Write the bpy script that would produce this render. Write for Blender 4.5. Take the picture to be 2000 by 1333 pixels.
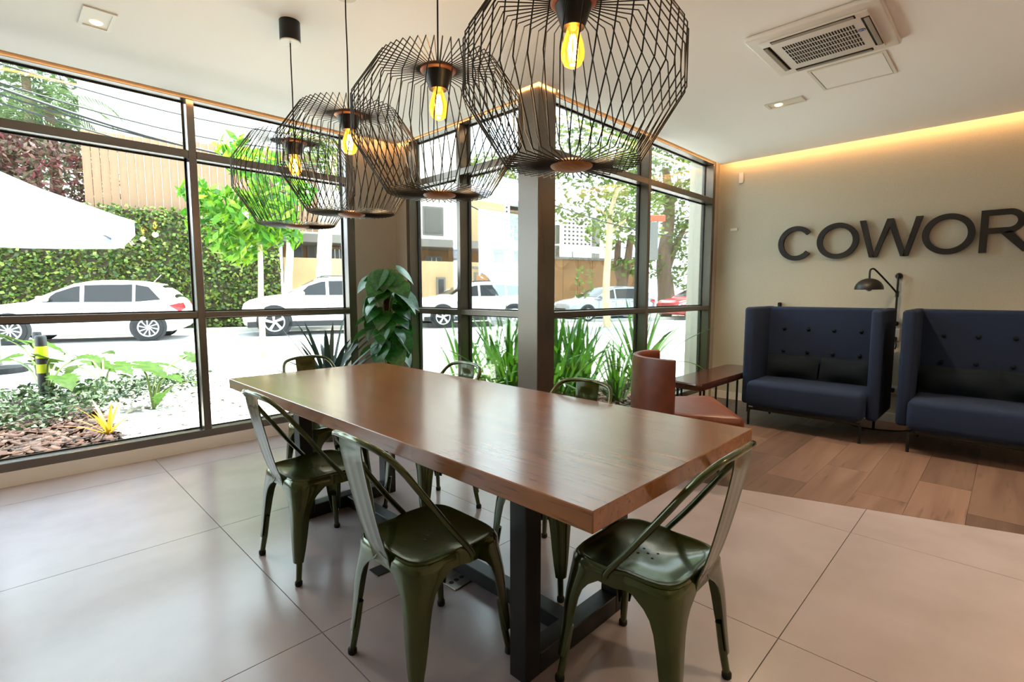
import bpy, bmesh, math, random
import numpy as np
from mathutils import Vector, Matrix
from math import pi, sin, cos, radians, sqrt, atan2
random.seed(7); RNG = np.random.default_rng(7)
for _o in list(bpy.data.objects): bpy.data.objects.remove(_o)
SC = bpy.context.scene; COL = SC.collection
# ------------------------------------------------------------------ camera
EYE = Vector((0, 0, 1.29)); FPX = 991.0
_y, _p = radians(44.57), radians(5.41)
FW = Vector((cos(_y)*cos(_p), sin(_y)*cos(_p), -sin(_p))); RT = Vector((sin(_y), -cos(_y), 0)); UP = RT.cross(FW)
cam_d = bpy.data.cameras.new('camera'); cam = bpy.data.objects.new('camera', cam_d); COL.objects.link(cam)
cam_d.sensor_width = 36; cam_d.lens = FPX/2000*36; cam_d.clip_start = .05; cam_d.clip_end = 300
cam.matrix_world = Matrix((( RT.x, UP.x, -FW.x, EYE.x), (RT.y, UP.y, -FW.y, EYE.y), (RT.z, UP.z, -FW.z, EYE.z), (0, 0, 0, 1)))
SC.camera = cam
# ------------------------------------------------------------------ sky, sun, exposure
w = bpy.data.worlds.new('sky'); SC.world = w; w.use_nodes = True
bg = w.node_tree.nodes['Background']; bg.inputs[0].default_value = (.80, .90, 1, 1); bg.inputs[1].default_value = 4.0
sun_d = bpy.data.lights.new('sun', 'SUN'); sun_d.energy = 15.0; sun_d.angle = radians(.6); sun_d.color = (1, .96, .88)
sun = bpy.data.objects.new('sun', sun_d); COL.objects.link(sun)
sun.rotation_euler = Vector((.30, .12, 1)).to_track_quat('Z', 'Y').to_euler(); sun.location = (8, 8, 20)
vs = SC.view_settings; vs.view_transform = 'Standard'; vs.look = 'None'; vs.gamma = 1; vs.use_curve_mapping = False; vs.exposure = 1.12
cy = SC.cycles; cy.use_denoising = True; cy.max_bounces = 8; cy.diffuse_bounces = 4; cy.glossy_bounces = 3; cy.use_adaptive_sampling = True; cy.adaptive_threshold = .06
cy.transparent_max_bounces = 12; cy.transmission_bounces = 6; cy.sample_clamp_indirect = 6; cy.caustics_reflective = False; cy.caustics_refractive = False
# ------------------------------------------------------------------ helpers
def lin(c): return tuple(((v/255+.055)/1.055)**2.4 if v > 10 else v/255/12.92 for v in c)
def px(x, y, depth):
    """point seen at pixel (x, y) at this distance along the view axis"""
    return EYE + depth*(FW + RT*((x-1000)/FPX) - UP*((y-666.5)/FPX))
MATS = {}
def mat(name, col, rough=.5, metal=0., spec=.5, var=None, bump=None, coat=0., trans=0., emit=None, island=None, stretch=None, alpha=None):
    m = bpy.data.materials.new(name); m.use_nodes = True; nt = m.node_tree; N = nt.nodes; L = nt.links
    b = N['Principled BSDF']; c = lin(col) + (1,)
    b.inputs['Base Color'].default_value = c; b.inputs['Roughness'].default_value = rough; b.inputs['Metallic'].default_value = metal
    b.inputs['Specular IOR Level'].default_value = spec; b.inputs['Coat Weight'].default_value = coat; b.inputs['Coat Roughness'].default_value = .08
    src = None
    if var or bump or island:
        tc = N.new('ShaderNodeTexCoord'); mp = N.new('ShaderNodeMapping'); L.new(tc.outputs['Object'], mp.inputs[0])
        if stretch: mp.inputs['Scale'].default_value = stretch
    if var:       # (scale, second colour, detail)
        no = N.new('ShaderNodeTexNoise'); no.inputs['Scale'].default_value = var[0]; no.inputs['Detail'].default_value = var[2] if len(var) > 2 else 4
        L.new(mp.outputs[0], no.inputs['Vector'])
        r = N.new('ShaderNodeValToRGB'); r.color_ramp.elements[0].color = c; r.color_ramp.elements[1].color = lin(var[1]) + (1,)
        r.color_ramp.elements[0].position = .32; r.color_ramp.elements[1].position = .68
        L.new(no.outputs[0], r.inputs[0]); src = r.outputs[0]
    if island:    # list of colours spread over loose pieces
        g = N.new('ShaderNodeNewGeometry'); r = N.new('ShaderNodeValToRGB'); r.color_ramp.interpolation = 'LINEAR'
        els = r.color_ramp.elements
        while len(els) < len(island): els.new(.5)
        for i, k in enumerate(island): els[i].position = i/(len(island)-1); els[i].color = lin(k) + (1,)
        L.new(g.outputs['Random Per Island'], r.inputs[0]); src = r.outputs[0]
    if src: L.new(src, b.inputs['Base Color'])
    if bump:      # (scale, strength, distance)
        no = N.new('ShaderNodeTexNoise'); no.inputs['Scale'].default_value = bump[0]; no.inputs['Detail'].default_value = 3; L.new(mp.outputs[0], no.inputs['Vector'])
        bp = N.new('ShaderNodeBump'); bp.inputs['Strength'].default_value = bump[1]; bp.inputs['Distance'].default_value = bump[2] if len(bump) > 2 else .01
        L.new(no.outputs[0], bp.inputs['Height']); L.new(bp.outputs[0], b.inputs['Normal'])
    if trans:     # leaf-like translucency
        t = N.new('ShaderNodeBsdfTranslucent'); mx = N.new('ShaderNodeMixShader'); mx.inputs[0].default_value = trans
        t.inputs[0].default_value = c
        if src: L.new(src, t.inputs[0])
        L.new(b.outputs[0], mx.inputs[1]); L.new(t.outputs[0], mx.inputs[2]); L.new(mx.outputs[0], N['Material Output'].inputs[0])
    if emit: b.inputs['Emission Color'].default_value = lin(emit[0]) + (1,); b.inputs['Emission Strength'].default_value = emit[1]
    MATS[name] = m; return m
def thin_glass(name, tint=(255, 255, 255), refl=1.0, ior=1.45):
    m = bpy.data.materials.new(name); m.use_nodes = True; nt = m.node_tree; N = nt.nodes; L = nt.links; N.remove(N['Principled BSDF'])
    t = N.new('ShaderNodeBsdfTransparent'); t.inputs[0].default_value = lin(tint) + (1,); g = N.new('ShaderNodeBsdfGlossy'); g.inputs['Roughness'].default_value = .01
    f = N.new('ShaderNodeFresnel'); f.inputs[0].default_value = ior; mu = N.new('ShaderNodeMath'); mu.operation = 'MULTIPLY'; mu.inputs[1].default_value = refl
    mx = N.new('ShaderNodeMixShader'); L.new(f.outputs[0], mu.inputs[0]); L.new(mu.outputs[0], mx.inputs[0]); L.new(t.outputs[0], mx.inputs[1]); L.new(g.outputs[0], mx.inputs[2])
    L.new(mx.outputs[0], N['Material Output'].inputs[0]); MATS[name] = m; return m
def wood(name, c1, c2, c3, axis, rough=.3, scale=1., coat=0., rnd=0.):
    """stretched grain running along one axis of the object"""
    m = bpy.data.materials.new(name); m.use_nodes = True; nt = m.node_tree; N = nt.nodes; L = nt.links; b = N['Principled BSDF']
    tc = N.new('ShaderNodeTexCoord'); mp = N.new('ShaderNodeMapping'); s = [14*scale]*3; s[axis] = 1.1*scale; mp.inputs['Scale'].default_value = s
    L.new(tc.outputs['Object'], mp.inputs[0])
    vec = mp.outputs[0]
    if rnd:
        oi = N.new('ShaderNodeObjectInfo'); mul = N.new('ShaderNodeMath'); mul.operation = 'MULTIPLY'; mul.inputs[1].default_value = 37; L.new(oi.outputs['Random'], mul.inputs[0])
        ad = N.new('ShaderNodeVectorMath'); ad.operation = 'ADD'; L.new(vec, ad.inputs[0]); L.new(mul.outputs[0], ad.inputs[1]); vec = ad.outputs[0]
    n1 = N.new('ShaderNodeTexNoise'); n1.inputs['Scale'].default_value = 1.5; n1.inputs['Detail'].default_value = 6; n1.inputs['Distortion'].default_value = 1.2; L.new(vec, n1.inputs['Vector'])
    n2 = N.new('ShaderNodeTexNoise'); n2.inputs['Scale'].default_value = 6; n2.inputs['Detail'].default_value = 5; L.new(vec, n2.inputs['Vector'])
    r = N.new('ShaderNodeValToRGB'); e = r.color_ramp.elements; e[0].position = .3; e[0].color = lin(c1) + (1,); e[1].position = .7; e[1].color = lin(c2) + (1,)
    L.new(n1.outputs[0], r.inputs[0])
    r2 = N.new('ShaderNodeValToRGB'); r2.color_ramp.elements[0].position = .24; r2.color_ramp.elements[1].position = .40
    r2.color_ramp.elements[0].color = (1, 1, 1, 1); r2.color_ramp.elements[1].color = (0, 0, 0, 1); L.new(n2.outputs[0], r2.inputs[0])
    mx = N.new('ShaderNodeMixRGB'); mx.inputs[2].default_value = lin(c3) + (1,); L.new(r.outputs[0], mx.inputs[1]); L.new(r2.outputs[0], mx.inputs[0])
    out = mx.outputs[0]
    if rnd:
        hs = N.new('ShaderNodeHueSaturation'); mr = N.new('ShaderNodeMapRange'); mr.inputs['To Min'].default_value = 1-rnd; mr.inputs['To Max'].default_value = 1+rnd
        L.new(oi.outputs['Random'], mr.inputs[0]); L.new(mr.outputs[0], hs.inputs['Value']); L.new(out, hs.inputs['Color']); out = hs.outputs[0]
    L.new(out, b.inputs['Base Color']); b.inputs['Roughness'].default_value = rough; b.inputs['Coat Weight'].default_value = coat; b.inputs['Coat Roughness'].default_value = .15
    bp = N.new('ShaderNodeBump'); bp.inputs['Strength'].default_value = .06; bp.inputs['Distance'].default_value = .003; L.new(n2.outputs[0], bp.inputs['Height']); L.new(bp.outputs[0], b.inputs['Normal'])
    MATS[name] = m; return m

class MB:
    def __init__(s): s.v = []; s.f = []
    def add(s, v, f):
        o = len(s.v); s.v += [tuple(p) for p in v]; s.f += [tuple(i+o for i in q) for q in f]; return s
    def box(s, x0, x1, y0, y1, z0, z1):
        return s.add([(x0,y0,z0),(x1,y0,z0),(x1,y1,z0),(x0,y1,z0),(x0,y0,z1),(x1,y0,z1),(x1,y1,z1),(x0,y1,z1)],
                     [(0,3,2,1),(4,5,6,7),(0,1,5,4),(1,2,6,5),(2,3,7,6),(3,0,4,7)])
    def rbox(s, x0, x1, y0, y1, z0, z1, r=.02, seg=3):
        bm = bmesh.new(); bmesh.ops.create_cube(bm, size=1)
        for q in bm.verts: q.co = Vector(((x0+x1)/2+q.co.x*(x1-x0), (y0+y1)/2+q.co.y*(y1-y0), (z0+z1)/2+q.co.z*(z1-z0)))
        bmesh.ops.bevel(bm, geom=bm.edges[:], offset=r, segments=seg, profile=.5, affect='EDGES')
        bm.verts.index_update(); s.add([q.co[:] for q in bm.verts], [[q.index for q in f.verts] for f in bm.faces]); bm.free(); return s
    def prism(s, poly, z0, z1):
        n = len(poly)
        return s.add([(p[0], p[1], z0) for p in poly]+[(p[0], p[1], z1) for p in poly], [tuple(range(n))[::-1], tuple(range(n, 2*n))]+[(i, (i+1) % n, n+(i+1) % n, n+i) for i in range(n)])
    def tube(s, path, r, seg=8, cap=True):
        P = [Vector(p) for p in path]; n = len(P); rr = r if isinstance(r, (list, tuple)) else [r]*n; vs_ = []
        t = (P[1]-P[0]).normalized(); a = Vector((0, 0, 1)) if abs(t.z) < .9 else Vector((1, 0, 0)); u = t.cross(a).normalized()
        for i in range(n):
            t = (P[min(i+1, n-1)]-P[max(i-1, 0)]).normalized(); u = (u-t*u.dot(t)).normalized(); q = t.cross(u)
            for k in range(seg): vs_.append(P[i]+float(rr[i])*(u*cos(2*pi*k/seg)+q*sin(2*pi*k/seg)))
        fs = [(i*seg+k, i*seg+(k+1) % seg, (i+1)*seg+(k+1) % seg, (i+1)*seg+k) for i in range(n-1) for k in range(seg)]
        if cap: fs += [tuple(range(seg))[::-1], tuple((n-1)*seg+k for k in range(seg))]
        return s.add(vs_, fs)
    def lathe(s, prof, seg=24, c=(0, 0, 0), axis=2, closed=False):
        vs_ = []; n = len(prof)
        for r, z in prof:
            for k in range(seg):
                a = 2*pi*k/seg; p = (r*cos(a), r*sin(a), z)
                if axis == 1: p = (p[0], p[2], p[1])
                if axis == 0: p = (p[2], p[0], p[1])
                vs_.append((p[0]+c[0], p[1]+c[1], p[2]+c[2]))
        m = n if closed else n-1
        fs = [(i*seg+k, i*seg+(k+1) % seg, ((i+1) % n)*seg+(k+1) % seg, ((i+1) % n)*seg+k) for i in range(m) for k in range(seg)]
        if not closed: fs += [tuple(range(seg))[::-1], tuple((n-1)*seg+k for k in range(seg))]
        return s.add(vs_, fs)
    def loft(s, rings, closed=True, caps=True):
        n = len(rings[0]); vs_ = [p for r in rings for p in r]; m = n if closed else n-1
        fs = [(i*n+k, i*n+(k+1) % n, (i+1)*n+(k+1) % n, (i+1)*n+k) for i in range(len(rings)-1) for k in range(m)]
        if caps and closed: fs += [tuple(range(n))[::-1], tuple((len(rings)-1)*n+k for k in range(n))]
        return s.add(vs_, fs)
    def sheet(s, P, thick, nrm=None):
        """thin shell from a grid of points (rows), given real thickness"""
        R, Cn = len(P), len(P[0]); G = np.array(P, float)
        du = np.gradient(G, axis=0); dv = np.gradient(G, axis=1); nn = np.cross(du, dv); nn /= (np.linalg.norm(nn, axis=2, keepdims=True)+1e-9)
        A = (G+nn*thick/2).reshape(-1, 3); B = (G-nn*thick/2).reshape(-1, 3); k = R*Cn
        fs = []
        for i in range(R-1):
            for j in range(Cn-1):
                a, b, c_, d = i*Cn+j, i*Cn+j+1, (i+1)*Cn+j+1, (i+1)*Cn+j
                fs += [(a, d, c_, b), (k+a, k+b, k+c_, k+d)]
        bd = [(0, j) for j in range(Cn)]+[(i, Cn-1) for i in range(1, R)]+[(R-1, j) for j in range(Cn-2, -1, -1)]+[(i, 0) for i in range(R-2, 0, -1)]
        ix = [i*Cn+j for i, j in bd]
        for a, b in zip(ix, ix[1:]+ix[:1]): fs.append((a, b, k+b, k+a))
        return s.add(np.concatenate([A, B]).tolist(), fs)
    def xf(s, M):
        s.v = [tuple(M @ Vector(p)) for p in s.v]; return s
    def mesh(s, name, m, smooth=None):
        me = bpy.data.meshes.new(name); me.from_pydata(s.v, [], s.f); me.materials.append(MATS[m] if isinstance(m, str) else m)
        if smooth is not None:
            me.polygons.foreach_set('use_smooth', [True]*len(me.polygons)); me.set_sharp_from_angle(angle=radians(smooth))
        me.update(); return me
    def build(s, name, m, parent=None, smooth=None):
        return link(name, s.mesh(name, m, smooth), parent)
def link(name, me, parent=None, loc=None, rot=None, sc=None):
    o = bpy.data.objects.new(name, me); COL.objects.link(o)
    if parent: o.parent = parent
    if loc is not None: o.location = loc
    if rot is not None: o.rotation_euler = rot
    if sc is not None: o.scale = (sc,)*3 if isinstance(sc, (int, float)) else sc
    return o
def tag(o, label=None, cat=None, group=None, kind=None):
    for k, v in (('label', label), ('category', cat), ('group', group), ('kind', kind)):
        if v: o[k] = v
    return o
def thing(name, label, cat, loc=(0, 0, 0), rz=0, group=None):
    return tag(link(name, None, None, loc, (0, 0, rz)), label, cat, group)
def struct(o): o['kind'] = 'structure'; return o
def copy_tree(o, parent=None):
    c = o.copy(); COL.objects.link(c); c.parent = parent
    for ch in o.children: copy_tree(ch, c)
    return c
def fast(name, V, F, m, parent=None):
    V = np.asarray(V, np.float32).reshape(-1, 3); F = np.asarray(F, np.int32); k = F.shape[1]
    me = bpy.data.meshes.new(name); me.vertices.add(len(V)); me.vertices.foreach_set('co', V.ravel()); me.loops.add(F.size); me.loops.foreach_set('vertex_index', F.ravel())
    me.polygons.add(len(F)); me.polygons.foreach_set('loop_start', np.arange(0, F.size, k, dtype=np.int32)); me.materials.append(MATS[m]); me.update(calc_edges=True)
    return link(name, me, parent)
def leaves(C, size, aspect=.45, up=.6, droop=0., rng=RNG):
    """N small bent leaves: C (N,3) centres -> vertices, quads"""
    n = len(C); d = rng.normal(size=(n, 3)); d[:, 2] = d[:, 2]*.5-droop; d /= np.linalg.norm(d, axis=1, keepdims=True)
    nr = rng.normal(size=(n, 3)); nr[:, 2] += up*2; s_ = np.cross(d, nr); s_ /= np.linalg.norm(s_, axis=1, keepdims=True); nr = np.cross(s_, d)
    L = size*rng.uniform(.65, 1.25, (n, 1)); W = L*aspect*.5
    V = np.stack([C-d*L*.5, C+s_*W-nr*L*.06, C+d*L*.5-nr*L*.12, C-s_*W-nr*L*.06], 1).reshape(-1, 3)
    return V, np.arange(n*4).reshape(n, 4)
def blob(n, c, r, rng=RNG, shell=.35):
    d = rng.normal(size=(n, 3)); d /= np.linalg.norm(d, axis=1, keepdims=True); return np.array(c)+d*np.array(r)*(rng.uniform(shell, 1, (n, 1))**.6)
def clip(poly, p, n):
    """keep the part of a convex polygon where (q-p).n <= 0"""
    out = []
    for i in range(len(poly)):
        a, b = poly[i], poly[(i+1) % len(poly)]; da = (a[0]-p[0])*n[0]+(a[1]-p[1])*n[1]; db = (b[0]-p[0])*n[0]+(b[1]-p[1])*n[1]
        if da <= 0: out.append(a)
        if da*db < 0: t = da/(da-db); out.append((a[0]+t*(b[0]-a[0]), a[1]+t*(b[1]-a[1])))
    return out
def area(p): return abs(sum(p[i][0]*p[(i+1) % len(p)][1]-p[(i+1) % len(p)][0]*p[i][1] for i in range(len(p))))/2 if len(p) > 2 else 0
def smooth_path(P, n=6):
    P = [Vector(p) for p in P]; out = []
    for i in range(len(P)-1):
        p0, p1, p2, p3 = P[max(i-1, 0)], P[i], P[i+1], P[min(i+2, len(P)-1)]
        for k in range(n):
            t = k/n; out.append(.5*((2*p1)+(p2-p0)*t+(2*p0-5*p1+4*p2-p3)*t*t+(3*p1-p0-3*p2+p3)*t**3))
    return out+[P[-1]]
# ------------------------------------------------------------------ materials
mat('tile', (160, 148, 150), .22, var=(3.2, (150, 138, 138), 8), bump=(60, .03, .002))
mat('grout', (120, 112, 104), .8)
wood('plank', (94, 72, 62), (122, 98, 86), (72, 52, 44), 0, .42, .32, rnd=.40)
wood('table_wood', (118, 72, 38), (142, 90, 48), (76, 42, 22), 1, .25, .8, coat=.4)
mat('ceiling_paint', (245, 243, 240), .85)
mat('wall_vinyl', (196, 190, 172), .8, bump=(420, .5, .002), var=(240, (180, 173, 154), 2))
mat('white_wall', (214, 208, 198), .8)
mat('grey_wall', (166, 158, 146), .8, bump=(400, .4, .002))
mat('white_trim', (222, 216, 206), .5)
mat('curb_stone', (226, 220, 212), .6)
mat('frame_metal', (112, 105, 98), .26, .7)
mat('gasket', (14, 14, 14), .7)
thin_glass('window_glass', (246, 252, 250), .55)
mat('black_metal', (9, 9, 10), .45, .1)
mat('wire_black', (8, 8, 8), .45, .3)
mat('olive_paint', (62, 74, 22), .22, .5, coat=.6, var=(9, (54, 64, 20), 3))
mat('rubber', (12, 12, 12), .8)
mat('dark_hole', (6, 6, 6), .9)
mat('disc_wood', (176, 128, 84), .5, var=(22, (150, 100, 62), 4), stretch=(1, 6, 1))
mat('dark_wood', (88, 48, 26), .5)
mat('filament', (255, 214, 140), .5, emit=((255, 205, 120), 60))
m_ = thin_glass('amber_glass', (255, 206, 120), 1.2)
_n = m_.node_tree; _e = _n.nodes.new('ShaderNodeEmission'); _e.inputs[0].default_value = lin((255, 170, 60)) + (1,); _e.inputs[1].default_value = .45; _a = _n.nodes.new('ShaderNodeAddShader')
_o = _n.nodes['Material Output']; _n.links.new(_o.inputs[0].links[0].from_socket, _a.inputs[0]); _n.links.new(_e.outputs[0], _a.inputs[1]); _n.links.new(_a.outputs[0], _o.inputs[0])   # lit bulb
mat('sofa_fabric', (36, 50, 76), .9, spec=.25, bump=(500, .6, .003), var=(300, (24, 34, 56), 2))
mat('cushion_fabric', (18, 27, 36), .9, spec=.2, bump=(400, .5, .003))
mat('leather', (108, 50, 22), .42, spec=.35, var=(14, (90, 40, 18), 5), bump=(160, .15, .003))
mat('bench_leather', (78, 44, 32), .16, var=(20, (60, 34, 26), 4))
mat('ac_white', (224, 220, 214), .4)
mat('ac_grey', (150, 142, 132), .4)
mat('badge_blue', (34, 60, 140), .4)
mat('plastic_white', (222, 218, 208), .45)
mat('sign_black', (22, 18, 17), .55)
mat('steel', (150, 146, 138), .35, .8)
mat('led_warm', (255, 190, 110), .5, emit=((255, 192, 124), 19))
mat('lamp_glow', (255, 214, 150), .5, emit=((255, 208, 140), 2.5))
mat('monstera_leaf', (54, 118, 44), .3, var=(7, (30, 76, 32), 3), trans=.3)
mat('agave_leaf', (46, 74, 62), .4, trans=.08, var=(5, (34, 58, 48), 3))
mat('moss_pole', (70, 48, 32), .9, bump=(60, 1, .02))
mat('stem_green', (104, 122, 58), .5)
mat('pot', (62, 58, 54), .7)
mat('soil', (50, 36, 28), .95)
# outdoors
mat('concrete', (196, 192, 184), .85, var=(1.2, (176, 172, 166), 6), bump=(40, .3, .01))
mat('asphalt', (156, 154, 154), .9, var=(.6, (138, 136, 138), 6))
mat('kerb', (170, 168, 160), .85)
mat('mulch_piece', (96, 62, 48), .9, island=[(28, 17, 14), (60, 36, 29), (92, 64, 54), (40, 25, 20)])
mat('sunlit_mulch', (206, 200, 190), .9, island=[(190, 182, 170), (222, 216, 206), (150, 134, 114)])  # pale tones put full sunlight into the mulch colour
mat('ground_cover', (88, 116, 62), .6, trans=.25, island=[(32, 52, 28), (56, 78, 44), (82, 98, 64), (40, 62, 30)])
mat('ivy', (62, 92, 34), .5, trans=.25, island=[(40, 66, 28), (70, 98, 40), (106, 130, 52), (142, 156, 68), (92, 84, 50), (52, 80, 32)])
mat('ivy_wall', (74, 66, 50), .95)
mat('fence_wood', (138, 108, 82), .85, var=(5, (112, 86, 64), 5), stretch=(1, 1, .25))
mat('red_shrub', (112, 62, 58), .6, trans=.25, island=[(58, 28, 30), (104, 46, 48), (74, 70, 40), (120, 84, 78), (44, 50, 26)])
mat('palm_green', (92, 112, 70), .5, trans=.25, island=[(44, 64, 36), (70, 92, 50), (92, 110, 60), (60, 76, 60)])
mat('bright_leaf', (96, 150, 30), .45, trans=.4, island=[(46, 100, 18), (72, 128, 24), (108, 154, 36), (136, 164, 36)])
mat('tree_leaf', (96, 124, 44), .5, trans=.4, island=[(54, 80, 24), (84, 108, 36), (120, 136, 60), (66, 86, 40)])
mat('strap_leaf', (84, 130, 30), .4, trans=.33, var=(3.2, (40, 88, 22), 3))
mat('philodendron_leaf', (58, 84, 8), .6, spec=.12, trans=.22, var=(5, (38, 62, 6), 3))
mat('bromeliad_leaf', (190, 170, 44), .4, trans=.3, var=(4, (170, 96, 36), 3))
mat('bark_pale', (206, 186, 150), .85, bump=(16, .6, .02), var=(5, (170, 146, 108), 4), stretch=(1, 1, .3))
mat('bark_white', (222, 214, 192), .85, bump=(12, .6, .02), var=(4, (168, 140, 92), 4), stretch=(1, 1, .4))
mat('bark_dark', (104, 80, 60), .9, bump=(16, .9, .03), var=(6, (72, 54, 42), 4), stretch=(1, 1, .3))
mat('canvas_white', (206, 212, 232), .8, trans=.2)
mat('car_white', (232, 232, 232), .25, coat=.6)
mat('car_grey', (150, 156, 164), .25, .4, coat=.6)
mat('car_red', (150, 24, 34), .25, coat=.6)
mat('car_black', (20, 20, 22), .5)
mat('car_glass', (22, 20, 22), .12, spec=.35)
mat('tyre', (26, 26, 28), .8)
mat('rim', (190, 190, 192), .3, .7)
mat('tail_red', (170, 24, 30), .25)
mat('head_lamp', (190, 196, 204), .15, .3)
mat('cream_plaster', (188, 162, 124), .9, var=(.8, (170, 142, 104), 6))
mat('white_plaster', (226, 220, 206), .9)
mat('tan_plaster', (140, 102, 64), .9, var=(1.5, (124, 90, 56), 5))
mat('eave_grey', (112, 108, 102), .85)
mat('shutter_grey', (92, 88, 82), .7)
mat('window_dark', (46, 40, 40), .3)
mat('door_wood', (150, 106, 66), .6)
mat('tarp_blue', (112, 138, 190), .7)
mat('bollard_black', (26, 26, 28), .5)
mat('bollard_yellow', (206, 214, 24), .5)
mat('sign_grey', (96, 96, 92), .6)
mat('sign_red', (190, 70, 40), .6)
mat('cable', (18, 18, 20), .7)
# ================================================================== THE ROOM
CZ = 2.80
XA, XW, YA, YC, XB, YBK, XBK = 4.70, 6.22, 4.70, 2.62, 3.02, -5.0, -4.0
fl = struct(MB().prism([(XBK, YBK), (XW, YBK), (XW, YC+.14), (XB+.14, YC+.14), (XB+.14, YA+.14), (XBK, YA+.14)], -.2, -.006).build('floor', 'grout'))
PB, NB = (3.31, 1.40), (.9549, .2969)       # slanted edge between tiles and planks
for i in range(-5, 4):
    for j in range(-5, 5):
        x0, y0 = .79+1.185*i, .544+1.25*j; g = .0018
        p = [(x0+g, y0+g), (x0+1.185-g, y0+g), (x0+1.185-g, y0+1.25-g), (x0+g, y0+1.25-g)]
        for q, n in (((XBK, 0), (-1, 0)), ((0, YBK), (0, -1)), ((0, YA), (0, 1)), (PB, NB)): p = clip(p, q, n) if len(p) > 2 else p
        if y0 > 1.7: p = clip(p, (XB+.03, 0), (1, 0)) if len(p) > 2 else p
        if area(p) > .004: MB().prism(p, -.012, 0).build('floor_tile', 'tile', fl)
row = 0
for k in range(-22, 8):
    y0 = .92+.27*k; x = 2.6+((k*.47) % 1.0); 
    while x < XW:
        g = .0008; p = [(x+g, y0+g), (x+1.2-g, y0+g), (x+1.2-g, y0+.27-g), (x+g, y0+.27-g)]
        for q, n in (((XW, 0), (1, 0)), ((0, YC), (0, 1)), ((0, YBK), (0, -1)), (PB, (-NB[0], -NB[1]))): p = clip(p, q, n) if len(p) > 2 else p
        if area(p) > .004:
            cx = sum(a[0] for a in p)/len(p); cyy = sum(a[1] for a in p)/len(p)
            o = MB().prism([(a[0]-cx, a[1]-cyy) for a in p], -.012, .001).build('floor_plank', 'plank', fl); o.location = (cx, cyy, 0)
        x += 1.2
ceil = struct(MB().prism([(XBK, YBK), (XW-.10, YBK), (XW-.10, 2.56), (3.09, 2.56), (3.09, 2.525), (2.84, 2.525), (2.84, 2.785), (2.97, 2.785), (2.97, 4.60), (XBK, 4.60)], CZ, CZ+.04).build('ceiling', 'ceiling_paint'))
struct(MB().prism([(XBK-.2, YBK-.2), (XW+.2, YBK-.2), (XW+.2, YC+.42), (XB+.50, YC+.42), (XB+.50, YA+.40), (XBK-.2, YA+.45)], 3.0, 3.2).build('roof', 'white_wall'))
struct(MB().box(XW, XW+.15, YBK, YC+.14, -.2, 3.0).build('wall_right', 'wall_vinyl')); struct(MB().box(6.20, XW+.15, YC+.14, 2.98, -.2, 3.0).build('wall_outside', 'white_plaster'))
struct(MB().box(XBK-.15, XW+.15, YBK-.15, YBK, -.2, 3.0).build('wall_back', 'white_wall'))
struct(MB().box(XBK-.15, XBK, YBK, YA+.14, -.2, 3.0).build('wall_side', 'white_wall'))
struct(MB().box(2.55, XB+.14, YA, YA+.14, -.2, 3.0).box(XB, XB+.14, 4.50, YA, -.2, 3.0).build('wall_corner', 'grey_wall'))
struct(MB().box(XBK, -2.85, YA, YA+.14, -.2, 3.0).build('wall_left', 'white_wall'))
struct(MB().box(6.12, XW, YC, YC+.14, -.2, 3.0).build('wall_pier', 'grey_wall'))
struct(MB().rbox(2.87, 3.07, 2.555, 2.765, -.2, 3.0, .004, 1).build('column', 'frame_metal'))
struct(MB().box(XBK, 2.55, YA-.006, YA+.14, -.1, .10).build('baseboard_left', 'curb_stone'))
struct(MB().box(XB-.006, XB+.14, 2.765, 4.50, -.1, .10).build('baseboard_middle', 'curb_stone'))
struct(MB().box(3.07, 6.12, YC-.006, YC+.14, -.1, .10).build('baseboard_front', 'curb_stone'))
struct(MB().box(XW-.014, XW, YBK, YC, 0, .09).build('baseboard_right', 'white_trim'))
def window(name, ax, face, mull, ends):
    root = struct(link(name, None, None)); D = .14
    def bar(s0, s1, z0, z1, nm, m='frame_metal', d0=0., d1=D, r=.003):
        b = MB()
        b.rbox(*( (s0, s1, face+d0, face+d1, z0, z1) if ax == 0 else (face+d0, face+d1, s0, s1, z0, z1) ), r, 1)
        return b.build(nm, m, root)
    lo, hi = min(m[0] for m in mull), max(m[1] for m in mull)
    bar(lo, hi, 2.80, 2.99, 'head_frame'); bar(lo, hi, .10, .16, 'sill_frame')
    for a, b in mull: bar(a, b, .16, 2.80, 'mullion')
    for (a0, a1), (b0, b1) in zip(mull, mull[1:]):
        bar(a1, b0, 1.088, 1.136, 'transom'); bar(a1, b0, 2.35, 2.41, 'transom')
        for z0, z1 in ((.16, 1.088), (1.136, 2.35), (2.41, 2.80)):
            bar(a1, b0, z0, z1, 'pane', 'window_glass', .108, .114, .0005)
            b = MB(); t = .011
            for s in ((a1, b0, z0, z0+t), (a1, b0, z1-t, z1), (a1, a1+t, z0+t, z1-t), (b0-t, b0, z0+t, z1-t)):
                b.box(*((s[0], s[1], face+.096, face+.108, s[2], s[3]) if ax == 0 else (face+.096, face+.108, s[0], s[1], s[2], s[3])))
            b.build('gasket', 'gasket', root)
window('window_1', 0, YA, [(-2.85, -2.795), (-1.54, -1.485), (-.20, -.145), (1.145, 1.20), (2.47, 2.55)], None)
window('window_2', 1, XB, [(2.765, 2.79), (3.64, 3.69), (4.44, 4.50)], None)
window('window_3', 0, YC, [(3.07, 3.09), (4.57, 4.62), (6.06, 6.12)], None)
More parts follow.
